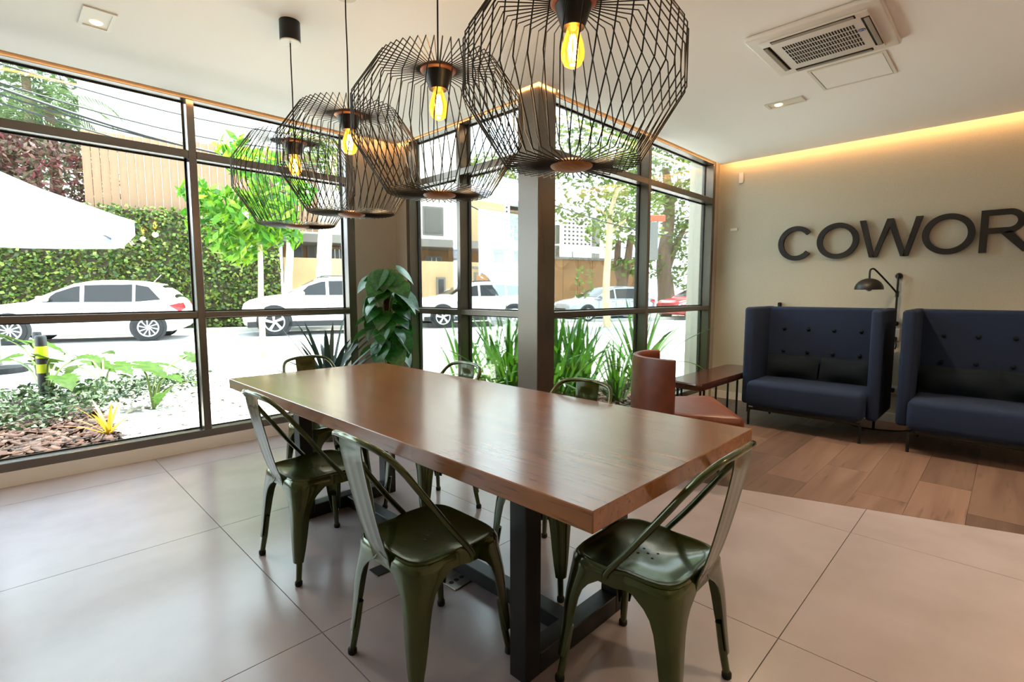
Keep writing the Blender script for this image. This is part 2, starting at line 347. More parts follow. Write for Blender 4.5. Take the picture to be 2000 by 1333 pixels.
for nm, bx_ in (('along the street window', (XBK, 2.97, 4.60, 4.606)), ('along the short middle window', (2.97, 2.976, 2.78, 4.6)), ('along the garden window', (3.1, 6.10, 2.56, 2.566)), ('along the wall with the big letters', (6.12, 6.126, YBK, 2.55))):
    tag(MB().box(*bx_, CZ+.008, CZ+.024).build('led_strip', 'led_warm'), 'warm led strip hidden in the ceiling cove '+nm, 'light strip')
tag(MB().box(2.84, 3.08, 2.525, 2.530, CZ+.008, CZ+.024).box(2.84, 2.845, 2.53, 2.78, CZ+.008, CZ+.024).build('led_strip', 'led_warm'), 'warm led strip hidden around the top of the column', 'light strip')
# ------------------------------------------------------------------ ceiling fittings
def spot(x, y, sx, sy, label, watts=14):
    t = thing('ceiling_spotlight', label, 'ceiling light', (x, y, CZ), 0, 'recessed ceiling spotlights'); a, b = sx/2, sy/2; w_ = .018
    f = MB().box(-a, a, -b, -b+w_, -.008, 0).box(-a, a, b-w_, b, -.008, 0).box(-a, -a+w_, -b+w_, b-w_, -.008, 0).box(a-w_, a, -b+w_, b-w_, -.008, 0); f.build('trim_frame', 'plastic_white', t)
    MB().box(-a+w_, a-w_, -b+w_, b-w_, -.003, -.0005).build('reflector', 'plastic_white', t)
    MB().lathe([(.0, -.012), (.024, -.010), (.03, -.004), (.03, -.002)], 16, (0, b*.35, 0)).build('bulb', 'lamp_glow', t)
    l = bpy.data.lights.new('spot_light', 'AREA'); l.energy = watts; l.color = (1, .74, .46); l.size = .1; l.spread = radians(120)
    lo = bpy.data.objects.new('spot_light', l); COL.objects.link(lo); lo.parent = t; lo.location = (0, 0, -.02)
spot(4.52, 1.40, .13, .27, 'recessed rectangular ceiling spotlight beside the closed ceiling hatch')
spot(.50, 3.71, .145, .26, 'recessed rectangular ceiling spotlight near the street window', 4)
for k, (x, y) in enumerate(((4.52, -1.3), (2.4, -1.3), (4.52, -3.4), (2.4, -3.4), (-.8, -2.4))):
    spot(x, y, .145, .26, 'recessed rectangular ceiling spotlight out of sight behind the camera', 16)
t = thing('access_hatch', 'flat white access hatch in the ceiling beside the air conditioner', 'hatch', (0, 0, CZ))
x0, x1, y0, y1 = 4.0, 4.45, .67, 1.11
MB().box(x0+.022, x1-.022, y0+.022, y1-.022, -.004, 0).build('hatch_panel', 'ceiling_paint', t)
MB().box(x0, x1, y0, y0+.018, -.006, 0).box(x0, x1, y1-.018, y1, -.006, 0).box(x0, x0+.018, y0+.018, y1-.018, -.006, 0).box(x1-.018, x1, y0+.018, y1-.018, -.006, 0).build('hatch_frame', 'plastic_white', t)
MB().box(x0+.018, x1-.018, y0+.018, y1-.018, -.001, 0).build('shadow_gap', 'dark_hole', t)
# air conditioner cassette
t = thing('air_conditioner', 'white square air conditioner cassette set in the ceiling', 'air conditioner', (3.56, .91, CZ)); h = .335
MB().rbox(-h, h, -h, h, -.032, 0, .012, 3).build('panel', 'ac_white', t, 40)
MB().rbox(-.27, .27, -.27, .27, -.045, -.03, .007, 2).build('centre_panel', 'ac_white', t, 40)
for a in range(4):
    R = Matrix.Rotation(a*pi/2, 4, 'Z')
    MB().box(-.21, .21, .228, .266, -.0465, -.044).xf(R).build('air_slot', 'dark_hole', t)
    MB().rbox(-.205, .205, .24, .264, -.053, -.046, .003, 2).xf(R).build('louver', 'ac_grey', t)
b = MB()
for i in range(5):
    for j in range(26): b.box(-.155+.064*i, -.105+.064*i, -.185+.0142*j, -.177+.0142*j, -.0462, -.0445)
tag(b.build('intake_slots', 'dark_hole', t), kind='stuff')
lg = MB().lathe([(.0, -.0478), (.018, -.0478), (.018, -.045)], 24, (-.06, -.2065, 0)).build('badge', 'badge_blue', t); lg['label'] = 'round blue maker badge'
MB().lathe([(.012, -.0486), (.015, -.0486), (.015, -.0476), (.012, -.0476)], 20, (-.06, -.2065, 0), closed=True).box(-.064, -.061, -.209, -.199, -.0486, -.0476).build('badge_mark', 'plastic_white', lg)
# ------------------------------------------------------------------ big letters on the wall
def ring(cy_, cz_, ry, rz, ty, tz, a0=0, a1=2*pi, n=48, ty2=None):
    rows = []
    for k in range(n+1):
        a = a0+(a1-a0)*k/n; rows.append(((cy_-ry*cos(a), cz_+rz*sin(a)), (cy_-(ry-ty)*cos(a), cz_+(rz-tz)*sin(a))))
    return rows
def strip_mesh(b, rows, x0, x1, closed=False):
    rings = [[(x0, o[0], o[1]), (x1, o[0], o[1]), (x1, i[0], i[1]), (x0, i[0], i[1])] for o, i in rows]
    b.loft(rings+([rings[0]] if closed else []), True, not closed)
def yprism(b, poly, x0, x1):
    n = len(poly); b.add([(x0, p[0], p[1]) for p in poly]+[(x1, p[0], p[1]) for p in poly], [tuple(range(n)), tuple(range(n, 2*n))[::-1]]+[(i, n+i, n+(i+1) % n, (i+1) % n) for i in range(n)])
LX0, LX1, ZB, ZT = XW-.045, XW-.012, 1.645, 2.015
zc, hz = (ZB+ZT)/2, (ZT-ZB)/2
def letter(nm, b, lab):
    o = b.build(nm, 'sign_black', None, 30); tag(o, lab, 'letter', 'black letters on the wall')
b = MB(); strip_mesh(b, ring(1.735, zc, .178, hz, .052, .05, radians(38), radians(322)), LX0, LX1); letter('letter_c', b, 'large black wall letter C, first of the word')
b = MB(); strip_mesh(b, ring(1.345, zc, .188, hz, .052, .05), LX0, LX1, True); letter('letter_o', b, 'large black wall letter O between the C and the W')
W0, W1 = 1.158, .655; ww = W0-W1
P = lambda u, v: (W0-u*ww, ZB+v*(ZT-ZB))
b = MB()
for poly in ([P(0, 1), P(.105, 1), P(.275, .0), P(.19, 0)], [P(.245, 0), P(.275, .18), P(.45, 1), P(.50, .78), P(.315, 0)], [P(.50, .78), P(.55, 1), P(.735, .18), P(.765, 0), P(.69, 0)], [P(.725, 0), P(.895, 1), P(1, 1), P(.81, 0)]):
    yprism(b, poly, LX0, LX1)
yprism(b, [P(.45, 1), P(.55, 1), P(.50, .78)], LX0, LX1)
letter('letter_w', b, 'large black wall letter W in the middle of the word')
b = MB(); strip_mesh(b, ring(.468, zc, .188, hz, .052, .05), LX0, LX1, True); letter('letter_o', b, 'large black wall letter O between the W and the R')
b = MB(); R0 = .252
yprism(b, [(R0, ZB), (R0, ZT), (R0-.052, ZT), (R0-.052, ZB)], LX0, LX1)
yprism(b, [(R0-.052, ZT), (R0-.18, ZT), (R0-.18, ZT-.048), (R0-.052, ZT-.048)], LX0, LX1); zm = ZB+.165
yprism(b, [(R0-.052, zm+.048), (R0-.18, zm+.048), (R0-.18, zm), (R0-.052, zm)], LX0, LX1)
strip_mesh(b, ring(R0-.18, (ZT+zm)/2, .105, (ZT-zm)/2, .05, .048, pi/2, -pi/2, 24), LX0, LX1)
yprism(b, [(R0-.135, zm), (R0-.20, zm+.02), (R0-.345, ZB), (R0-.28, ZB)], LX0, LX1)
letter('letter_r', b, 'large black wall letter R cut off by the picture edge')
# ------------------------------------------------------------------ wall bits
def plate(y, z, lab, sy=.075, sz=.12, holes=True):
    t = thing('wall_socket', lab, 'wall socket', (XW, y, z)); MB().rbox(-.012, 0, -sy/2, sy/2, -sz/2, sz/2, .003, 2).build('cover_plate', 'plastic_white', t)
    if holes: MB().box(-.0135, -.011, -.02, .02, -.03, .03).build('socket_face', 'plastic_white', t)
plate(.812, .878, 'white wall socket under the black wall lamp between the sofas')
plate(.80, .33, 'white wall socket low on the wall with a plugged cord', .12, .08)
plate(2.36, 2.63, 'small white cover plate high in the corner below the ceiling', .05, .12, False)
plate(2.42, 2.04, 'tiny white sensor on the wall left of the letters', .08, .03, False)
t = thing('power_cord', 'black power cord with plug hanging behind the first sofa', 'cord', (0, 0, 0))
MB().tube(smooth_path([(6.18, .80, .33), (6.10, .83, .32), (6.0, 1.0, .22), (5.92, 1.12, .12), (5.80, 1.10, .04), (5.72, .98, .012), (5.80, .72, .008), (5.98, .58, .008)], 5), .006, 6).build('cable', 'rubber', t, 60)
MB().rbox(6.155, 6.207, .78, .82, .31, .35, .008, 2).build('plug', 'rubber', t)
t = thing('plug_adapter', 'black plug sitting in the socket under the wall lamp', 'plug', (0, 0, 0))
MB().rbox(6.155, 6.205, .79, .825, .82, .86, .008, 2).build('plug_body', 'rubber', t); MB().tube(smooth_path([(6.17, .80, .825), (6.16, .79, .78), (6.19, .80, .74)], 4), .006, 6).build('cable', 'rubber', t, 60)
tag(MB().rbox(6.16, 6.22, 1.855, 1.885, 1.135, 1.185, .01, 2).build('wall_hook', 'rubber'), 'small black wall hook just above the left sofa', 'hook')
t = thing('wall_lamp', 'black swing arm wall lamp with dome shade between the sofas', 'lamp', (XW, .812, 0))
MB().lathe([(.03, 0), (.03, -.01), (.024, -.022), (.0, -.022)], 20, (0, 0, 1.455), 0).build('wall_rosette', 'black_metal', t, 40)
MB().tube([(-.045, 0, 1.47), (-.045, 0, .99)], .0095, 10).tube([(0, 0, 1.455), (-.05, 0, 1.455)], .010, 8).tube([(0, 0, .99), (-.05, 0, .99)], .008, 8).build('rod', 'black_metal', t, 50)
MB().lathe([(.024, 0), (.024, -.01), (.018, -.02), (.0, -.02)], 20, (0, 0, .99), 0).build('wall_rosette', 'black_metal', t, 40)
MB().tube(smooth_path([(-.045, 0, 1.285), (-.12, .045, 1.36), (-.28, .14, 1.50), (-.325, .165, 1.52), (-.35, .18, 1.50), (-.35, .18, 1.43)], 5), .008, 8).build('arm', 'black_metal', t, 60)
MB().tube([(-.045, 0, 1.25), (-.045, 0, 1.31)], .015, 10).build('joint', 'black_metal', t, 40)
hd = [(.118*cos(a), .105*sin(a)) for a in np.linspace(0, pi/2*.93, 10)]
s_ = MB().lathe([(r-.004, z-.003) for r, z in hd[::-1]]+hd, 32, (-.35, .18, 1.325)).build('dome_shade', 'black_metal', t, 50)
MB().lathe([(.0, -.03), (.022, -.022), (.03, 0), (.022, .03), (.014, .06), (.0, .06)], 16, (-.35, .18, 1.335)).build('bulb', 'plastic_white', t, 60)
# ================================================================== DINING TABLE
t = thing('dining_table', 'long brown wooden dining table on black steel frame', 'table', (1.43, 1.95, 0))
TZ = .79; o = MB().rbox(-.50, .50, -1.295, 1.295, TZ-.056, TZ, .0025, 1).build('tabletop', 'table_wood', t)
lx0, lx1, ly0, ly1, s = 1.14-1.43, 1.75-1.43, 1.06-1.95, 2.86-1.95, .075
for y in (ly0, ly1-s):
    for x in (lx0, lx1-s): MB().rbox(x, x+s, y, y+s, 0, TZ-.056, .003, 1).build('leg', 'black_metal', t)
    MB().rbox(lx0+s, lx1-s, y, y+s, 0, s, .003, 1).build('foot_rail', 'black_metal', t)
    MB().rbox(lx0+s, lx1-s, y, y+s, TZ-.056-.05, TZ-.056, .003, 1).build('top_rail', 'black_metal', t)
MB().rbox((lx0+lx1)/2-.035, (lx0+lx1)/2+.035, ly0+s, ly1-s, .005, s-.005, .003, 1).build('stretcher', 'black_metal', t)
t = thing('floor_socket', 'metal floor socket box in a tile under the table', 'floor socket', (1.37, 1.70, 0), radians(2))
MB().rbox(-.055, .055, -.055, .055, 0, .006, .002, 1).build('cover_plate', 'steel', t)
for i in range(3): MB().lathe([(.0, .0065), (.012, .0065), (.012, .004)], 12, (-.03+.03*i, 0, 0)).build('socket_hole', 'dark_hole', t)
tag(MB().rbox(1.14, 1.22, 1.98, 2.06, 0, .005, .002, 1).build('floor_hatch', 'dark_hole'), 'small dark floor hatch between the two left chairs', 'floor hatch')
# ------------------------------------------------------------------ metal chairs
def make_chair():
    t = thing('metal_chair', 'x', 'chair'); SZ = .455
    def se(a, r, n=5.0):
        c, s2 = cos(a), sin(a); q = (abs(c)**n+abs(s2)**n)**(-1/n); return (r*q*c, r*q*s2)
    rings = []; K = 48
    for r, z in ((.004, -.012), (.06, -.012), (.11, -.009), (.150, -.004), (.166, 0), (.174, .004), (.180, .003), (.183, -.004), (.184, -.016), (.187, -.05), (.184, -.05), (.181, -.016), (.172, -.006), (.1, -.016), (.004, -.018)):
        ring_ = []
        for k in range(K):
            x, y = se(2*pi*k/K, r, 2+3.2*min(r/.17, 1)); w_ = 1-.05*(x/.18) if False else 1; ring_.append((x*1.0, y*(.97 if x < 0 else 1.03), SZ+z))
        rings.append(ring_)
    MB().loft(rings).build('seat', 'olive_paint', t, 50)
    for x, y in ((-.02, -.02), (-.02, .02), (.03, -.02), (.03, .02), (.005, 0)):
        MB().lathe([(.0, SZ-.0113), (.0045, SZ-.0113), (.0045, SZ-.013)], 8, (x-.01, y, 0)).build('drain_hole', 'dark_hole', t)
    zs = [.450, .437, .42, .40, .38, .355, .32, .27, .21, .15, .10]; ar = [.155, .160, .150, .122, .095, .076, .064, .056, .049, .040, .030]
    for sx in (1, -1):
        for sy in (1, -1):
            sec = []
            for z, a in zip(zs, ar):
                f = max(0, 1-z/.44); k_ = -.007 if z > .445 else 0; cx, cyy = .1865+.026*f+k_, (.184 if sx < 0 else .190)+.024*f+k_; r = min(.030+.034*min(1, max(0, (z-.30)/.12)), a*.6)
                line = [(-a, 0), (-(a*.6+r*.4), 0.0), (-r, 0)]+[(-r+r*sin(q), -r+r*cos(q)) for q in (pi/8, pi/4, 3*pi/8)]+[(0, -r), (0, -(a*.6+r*.4)), (0, -a)]
                sec.append([(sx*(cx+u), sy*(cyy+v), z) for u, v in line])
            leg = MB().sheet(sec, .005).build('leg', 'olive_paint', t, 60)
            fx, fy = sx*.199, sy*.199
            MB().tube([(sx*.176, sy*.176, .20), (sx*.187, sy*.187, .10), (fx, fy, .012)], [.013, .0135, .012], 10).build('leg_tube', 'olive_paint', leg, 50)
            MB().lathe([(.0135, 0), (.016, .004), (.016, .018), (.0125, .024)], 12, (fx, fy, 0)).build('rubber_foot', 'rubber', leg)
    hoop = [(.035, .191, .425), (.025, .191, .45), (-.05, .188, .545), (-.145, .18, .675), (-.218, .172, .775), (-.266, .140, .832), (-.286, .06, .850)]
    path = smooth_path(hoop+[(-.287, 0, .851)]+[(p[0], -p[1], p[2]) for p in hoop[::-1]], 5)
    MB().tube(path, .0105, 8).build('back_hoop', 'olive_paint', t, 60)
    G = []; NU, NV = 15, 9
    ctr = smooth_path([(-.287, 0, .848), (-.284, 0, .80), (-.264, 0, .70), (-.236, 0, .58), (-.213, 0, .50), (-.196, 0, .455), (-.188, 0, .41)], 4); n = len(ctr)
    for i, c in enumerate(ctr):
        u = i/(n-1); hw = .068-.016*u; rowp = []
        for j in range(NV):
            v = j/(NV-1)*2-1; rim = .0045 if (.13 < u < .86 and abs(v) < .62) else 0; rowp.append((c.x+.006*(1-v*v)-rim, v*hw, c.z))
        G.append(rowp)
    MB().sheet(G, .004).build('back_splat', 'olive_paint', t, 35)
    return t
proto = make_chair()
for i, (x, y, rz, lab) in enumerate((
        (1.015, 1.41, 0, 'olive green metal chair on the near side of the table, closest to the camera'),
        (1.05, 2.375, radians(2), 'olive green metal chair on the left side by the window, with shaded seat'),
        (1.44, .80, pi/2+radians(1), 'olive green metal chair at the near right end of the table'),
        (1.47, 3.16, -pi/2, 'olive green metal chair at the far end of the table before the window'),
        (1.76, 2.41, pi, 'olive green metal chair across the table, left of the dark column'),
        (1.77, 1.48, pi+radians(3), 'olive green metal chair across the table, in front of the dark column'))):
    o = proto if i == 0 else copy_tree(proto); o.location = (x, y, 0); o.rotation_euler = (0, 0, rz); tag(o, lab, 'chair', 'metal chairs around the dining table')
# ------------------------------------------------------------------ wire pendants
def make_pendant():
    t = thing('wire_pendant', 'x', 'pendant lamp')
    prof = [(.058, .008, 0), (.205, .014, .00), (.326, .205, .07), (.326, .350, .13), (.226, .498, .19), (.050, .478, .19)]; K = 50
    path = [(r*cos(a), r*sin(a), z) for r, z, a in prof]
    me = MB().tube(path, .0021, 5).mesh('wire', 'wire_black')
    for k in range(K): link('wire', me, t, rot=(0, 0, 2*pi*k/K))
    MB().lathe([(.0, -.006), (.045, -.004), (.062, .003), (.066, .010), (.060, .017), (.0, .017)], 32).build('bottom_disc', 'disc_wood', t, 40)
    MB().lathe([(.0, .468), (.060, .468), (.068, .474), (.068, .484), (.058, .490), (.0, .490)], 32).build('top_disc', 'dark_wood', t, 40)
    MB().lathe([(.0, .405), (.034, .405), (.038, .415), (.052, .455), (.055, .470), (.0, .470)], 24).build('lamp_holder', 'black_metal', t, 40)
    bl = MB().lathe([(.0, .292), (.012, .293), (.026, .301), (.034, .318), (.036, .335), (.032, .360), (.022, .390), (.017, .408)], 20).build('bulb', 'amber_glass', t, 60)
    b = MB()
    for k in range(6):
        a = 2*pi*k/6; b.tube([(.006*cos(a), .006*sin(a), .385), (.014*cos(a+.3), .014*sin(a+.3), .345), (.009*cos(a+.6), .009*sin(a+.6), .315)], .0022, 5)
    b.build('filament', 'filament', bl)
    MB().tube([(0, 0, .488), (.003, 0, .75), (-.002, 0, .92), (0, 0, 1.04)], .0035, 6).build('cord', 'rubber', t)
    MB().lathe([(.0, 1.022), (.052, 1.022), (.055, 1.027), (.055, 1.132), (.0, 1.132)], 32).build('ceiling_rose', 'black_metal', t, 40)
    cp = MB().lathe([(.0, 1.018), (.053, 1.018), (.054, 1.024), (.0, 1.024)], 32).build('rose_cap', 'plastic_white', t, 40); cp['label'] = 'pale underside of the ceiling rose'
    l = bpy.data.lights.new('bulb_light', 'POINT'); l.energy = 3; l.color = (1, .72, .40); l.shadow_soft_size = .03
    lo = bpy.data.objects.new('bulb_light', l); COL.objects.link(lo); lo.parent = t; lo.location = (0, 0, .25)
    return t
pp = make_pendant()
for i, (y, lab) in enumerate(((.985, 'black wire cage pendant lamp nearest the camera, cut off at the top'), (1.64, 'black wire cage pendant lamp second from the camera, before the column'),
                              (2.345, 'black wire cage pendant lamp third from the camera, overlapping the farthest'), (2.985, 'black wire cage pendant lamp farthest off, with its ceiling rose in view'))):
    o = pp if i == 0 else copy_tree(pp); o.location = (1.258, y, 1.668); o.rotation_euler = (0, 0, .3*i); tag(o, lab, 'pendant lamp', 'wire pendants in a row over the table')
# ------------------------------------------------------------------ sofas
def make_sofa():
    t = thing('highback_sofa', 'x', 'sofa')      # local: front at -x, left end +y ; width 1.13
    W = .565
    MB().rbox(.0, .70, -W+.085, W-.085, .19, .44, .05, 4).build('seat', 'sofa_fabric', t, 60)
    bk = MB().rbox(.60, .80, -W+.02, W-.02, .19, 1.148, .035, 4).build('backrest', 'sofa_fabric', t, 60)
    for s2 in (1, -1):
        rings = []; y0, y1 = (W-.09, W) if s2 > 0 else (-W, -W+.09)
        prof = [(.10, .18), (.09, .42), (.135, .55), (.145, .8), (.145, 1.15)]
        MB().rbox(.13, .80, y0, y1, .19, 1.152, .03, 4).build('side_wing', 'sofa_fabric', t, 60)
    for i in range(2):
        for j in range(4):
            MB().lathe([(.0, -.016), (.012, -.014), (.018, -.006), (.018, .0)], 12, (.602, -.33+.22*j+.0, .70+.23*i), 0).build('tuft_button', 'cushion_fabric', bk, 60)
    fr = MB().tube([(.06, -.46, .165), (.06, .46, .165)], .012, 8).tube([(.68, -.46, .165), (.68, .46, .165)], .012, 8).tube([(.06, -.40, .165), (.68, -.40, .165)], .012, 8).tube([(.06, .40, .165), (.68, .40, .165)], .012, 8)
    fr.box(.05, .70, -.42, .42, .17, .192); fr.build('base_frame', 'black_metal', t, 50)
    for x in (.06, .68):
        for y in (-.46, .46): MB().tube(smooth_path([(x, y*.93, .165), (x, y*.985, .155), (x, y, .12), (x, y, 0)], 4), .012, 8).build('leg', 'black_metal', t, 50)
    return t
so = make_sofa(); so.location = (5.07, 1.325, 0); tag(so, 'dark blue high back sofa beside the window, whole in view', 'sofa', 'blue high back sofas')
s2_ = copy_tree(so); s2_.location = (5.07, .075, 0); tag(s2_, 'dark blue high back sofa cut off by the picture edge', 'sofa')
def cushion(loc, ry, rz, w_, h_, d_, lab):
    rings = []; K = 32
    for i in range(9):
        s = -1+2*i/8; e = max(1-abs(s)**4, .0)**.5
        rings.append([(d_/2*e*sin(a)*max(.12, (1-abs(cos(a))**3)), s*w_/2+.0*cos(a), h_/2*cos(a)*(1-.10*(1-abs(s))*abs(cos(a)))) for a in [2*pi*k/K for k in range(K)]])
    o = MB().loft(rings).build('cushion', 'cushion_fabric', None, 70); o.location = loc; o.rotation_euler = (0, ry, rz)
    tag(o, lab, 'cushion', 'dark lumbar cushions on the sofas'); return o
cushion((5.585, 1.545, .555), .30, .03, .46, .25, .13, 'dark blue lumbar cushion on the left half of the whole sofa')
cushion((5.585, 1.08, .555), .32, -.04, .44, .25, .13, 'dark blue lumbar cushion on the right half of the whole sofa')
cushion((5.585, .28, .555), .30, .05, .52, .25, .14, 'dark blue lumbar cushion at the left of the cut off sofa')
cushion((5.585, -.20, .555), .30, -.03, .46, .25, .14, 'dark blue lumbar cushion at the right of the cut off sofa')
# ------------------------------------------------------------------ leather tub chair
t = thing('tub_chair', 'brown leather tub chair with curved back, beside the window', 'armchair', (3.56, 1.70, 0), radians(-52))
def arc(r, a0, a1, n): return [(r*cos(a0+(a1-a0)*k/n), r*sin(a0+(a1-a0)*k/n)) for k in range(n+1)]
rings = []
for k in range(25):
    a = radians(113)+radians(134)*k/24
    sec = []
    for r, z in ((.385, .30), (.392, .50), (.388, .80), (.380, .832), (.362, .838), (.345, .828), (.338, .79), (.335, .30)): sec.append((r*cos(a), r*sin(a), z))
    rings.append(sec)
MB().loft(rings).build('backrest', 'leather', t, 50)
pl = [(x, y) for x, y in arc(.335, radians(100), radians(260), 16)]+[(.28, -.40), (.31, -.37), (.31, .37), (.28, .40)]
b = MB()
def inset(p, d): 
    return [(x*(1-d), y*(1-d)) for x, y in p]
b.loft([[(x, y, z) for x, y in inset(pl, d)] for d, z in ((.10, .26), (.02, .28), (0, .31), (0, .41), (.02, .445), (.07, .458), (.3, .462))]); b.build('seat', 'leather', t, 50)
for a in (45, 135, 225, 315): MB().tube([(.20*cos(radians(a))*1.1, .22*sin(radians(a))*1.2, .28), (.26*cos(radians(a))*1.1, .27*sin(radians(a))*1.2, 0)], [.016, .010], 8).build('leg', 'black_metal', t)
# ------------------------------------------------------------------ long side table
t = thing('side_table', 'low dark brown side table with clipped corners by the window', 'table', (5.06, 2.10, 0))
pl = [(-.75, -.14), (-.70, -.18), (.74, -.18), (.79, -.13), (.79, .13), (.74, .18), (-.62, .18), (-.68, .14)]
MB().loft([[(x*k, y*k, z) for x, y in pl] for k, z in ((.96, .415), (.99, .42), (1, .435), (1, .468), (.985, .48))]).build('tabletop', 'bench_leather', t, 30)
MB().box(-.6, .66, -.12, .12, .395, .416).build('under_frame', 'black_metal', t)
for x in (-.58, -.50, .3, .62):
    for y in (-.11, .11): MB().tube([(x, y, .41), (x, y, 0)], .011, 8).build('leg', 'black_metal', t)
# ------------------------------------------------------------------ potted monstera on a moss pole
def leaf_mesh(kind, mname):
    """broad leaf lying along +x from the stalk, tip drooping"""
    if kind == 'heart': out = [(0, .0), (-.10, .10), (-.10, .26), (.05, .40), (.28, .44), (.52, .38), (.74, .24), (.90, .09), (1.0, 0)]
    else: out = [(0, .02), (-.20, .12), (-.34, .30), (-.16, .34), (-.10, .30), (-.02, .46), (.10, .40), (.16, .34), (.26, .50), (.36, .40), (.40, .30), (.52, .40), (.60, .28), (.66, .20), (.78, .24), (.88, .10), (1.06, 0)]
    V = []; F = []
    n = len(out)
    for x, y in out:
        for s in (-1, -.5, 0, .5, 1):
            xx = max(x, 0) if s == 0 else x; V.append((xx, y*s, .16*xx-.30*xx*xx+.12*abs(y*s)-.10*(y*s)**2))
    for i in range(n-1):
        for j in range(4): F.append((i*5+j, i*5+j+1, (i+1)*5+j+1, (i+1)*5+j))
    b = MB(); b.v = V; b.f = F; return b.mesh('leaf', mname, 70)
ml = leaf_mesh('heart', 'monstera_leaf')
t = thing('potted_monstera', 'climbing monstera plant on a moss pole before the grey corner', 'potted plant', (2.60, 4.22, 0))
MB().lathe([(.0, 0), (.14, 0), (.155, .03), (.19, .34), (.195, .36), (.175, .36), (.17, .32), (.0, .32)], 32).build('pot', 'pot', t, 40)
MB().lathe([(.0, .33), (.168, .325), (.168, .31)], 20).build('soil', 'soil', t)
MB().tube([(0, 0, .3), (.01, 0, .8), (0, .01, 1.42), (-.01, 0, 1.50)], [.034, .034, .032, .022], 12).build('moss_pole', 'moss_pole', t, 60)
for k in range(4): MB().tube(smooth_path([(.05*cos(k*1.6), .05*sin(k*1.6), .32), (.04*cos(k*1.6+.8), .04*sin(k*1.6+.8), .8), (.04*cos(k*1.6+1.8), .04*sin(k*1.6+1.8), 1.3)], 5), .006, 6).build('stem', 'stem_green', t, 60)
rg = random.Random(3); k = 0
view = radians(44.57)+pi
for z in np.linspace(.76, 1.46, 16):
    for q in range(3):
        a = view+(q-1)*1.25+rg.uniform(-.45, .45)+(1.1 if k % 2 else -.2); k += 1
        if k % 7 == 0: a += pi
        L = rg.uniform(.18, .27); r0 = .03; r1 = rg.uniform(.07, .15); zz = z+rg.uniform(-.03, .03)
        p1 = Vector((r1*cos(a), r1*sin(a), zz+.04))
        MB().tube(smooth_path([(r0*cos(a), r0*sin(a), zz-.10), (r1*.6*cos(a), r1*.6*sin(a), zz), p1], 3), .0035, 5).build('leaf_stalk', 'stem_green', t, 60)
        o = link('leaf', ml, t, p1, None, L); o.rotation_mode = 'XYZ'; o.rotation_euler = (rg.uniform(-.5, .5), rg.uniform(.45, 1.05), a)
# agave-like plant
def blade(L, wd, arch, mname, seg=9, fold=.25, thick=.0):
    rows = []
    for i in range(seg+1):
        u = i/seg; wv = wd*(.55+1.6*u-2.15*u*u+.0) if wd > .03 and False else wd*max(.0, (1-u)**.55*(.7+.6*u)); x = L*(u-.35*arch*u*u); z = L*(u*.98-arch*u*u*.72) if False else 0
        ang = radians(90)-arch*u*1.35
        rows.append((u, wv))
    P = Vector((0, 0, 0)); V = []; F = []
    for i, (u, wv) in enumerate(rows):
        th = pi/2-arch*u*1.4
        if i: P = P+Vector((cos(th), 0, sin(th)))*(L/seg)
        nrm = Vector((-sin(th), 0, cos(th)))
        V += [P+Vector((0, -wv, 0))+nrm*wv*fold, P.copy(), P+Vector((0, wv, 0))+nrm*wv*fold]
    for i in range(seg):
        for j in range(2): F.append((i*3+j, i*3+j+1, (i+1)*3+j+1, (i+1)*3+j))
    b = MB(); b.v = [tuple(p) for p in V]; b.f = F; return b.mesh('leaf', mname, 70)
ag = [blade(.70, .036, a, 'agave_leaf', 7, .35) for a in (.12, .3, .5)]
t = thing('potted_agave', 'dark spiky potted plant behind the far end of the table', 'potted plant', (2.02, 4.25, 0))
MB().lathe([(.0, 0), (.12, 0), (.16, .42), (.165, .44), (.145, .44), (.14, .41), (.0, .41)], 28).build('pot', 'pot', t, 40)
MB().lathe([(.0, .42), (.14, .415), (.14, .40)], 20).build('soil', 'soil', t)
for k in range(26):
    a = k*2.399; tilt = .12+.95*(k/26); o = link('leaf', ag[k % 3], t, (.02*cos(a), .02*sin(a), .42), None, rg.uniform(.8, 1.05)); o.rotation_euler = (0, tilt, a)
# ================================================================== OUTSIDE
GZ = .12
SO, SD = Vector((2.65, 14.93, 0)), Vector((.936, -.351, 0)); SN = Vector((.351, .936, 0)); SA = atan2(SD.y, SD.x)
def ground_at(x, y, z=GZ):
    r = px(x, y, 1)-EYE; return EYE+r*((z-EYE.z)/r.z)
def on_v(x, y, v):
    """street coordinates (u along, z) of the point on the upright plane v that this pixel sees"""
    r = px(x, y, 1)-EYE; p = EYE+r*((v-(EYE-SO).dot(SN))/r.dot(SN)); return (p-SO).dot(SD), p.z
def rect(x0, y0, x1, y1, v):
    ym, xm = (y0+y1)/2, (x0+x1)/2; return on_v(x0, ym, v)[0], on_v(x1, ym, v)[0], on_v(xm, y1, v)[1], on_v(xm, y0, v)[1]
def uv(u, v, z=0): return SO+SD*u+SN*v+Vector((0, 0, z))
def street_thing(name, label, cat, group=None): return thing(name, label, cat, (SO.x, SO.y, 0), SA, group)
struct(MB().prism([(-30, YA+.14), (XB+.14, YA+.14), (XB+.14, YC+.14), (70, YC+.14), (70, 70), (-30, 70)], -.4, GZ).build('ground', 'concrete'))
def strip(name, m, u0, u1, v0, v1, z0, z1): 
    o = MB().box(u0, u1, v0, v1, z0, z1).build(name, m); o.location = (SO.x, SO.y, 0); o.rotation_euler = (0, 0, SA); return struct(o)
strip('road', 'asphalt', -16, 40, -4.6, 2.35, GZ-.1, GZ+.006); strip('kerb', 'kerb', -16, 40, 2.35, 2.5, GZ-.1, GZ+.12); strip('pavement', 'concrete', -16, 40, 2.5, 9, GZ-.1, GZ+.10)
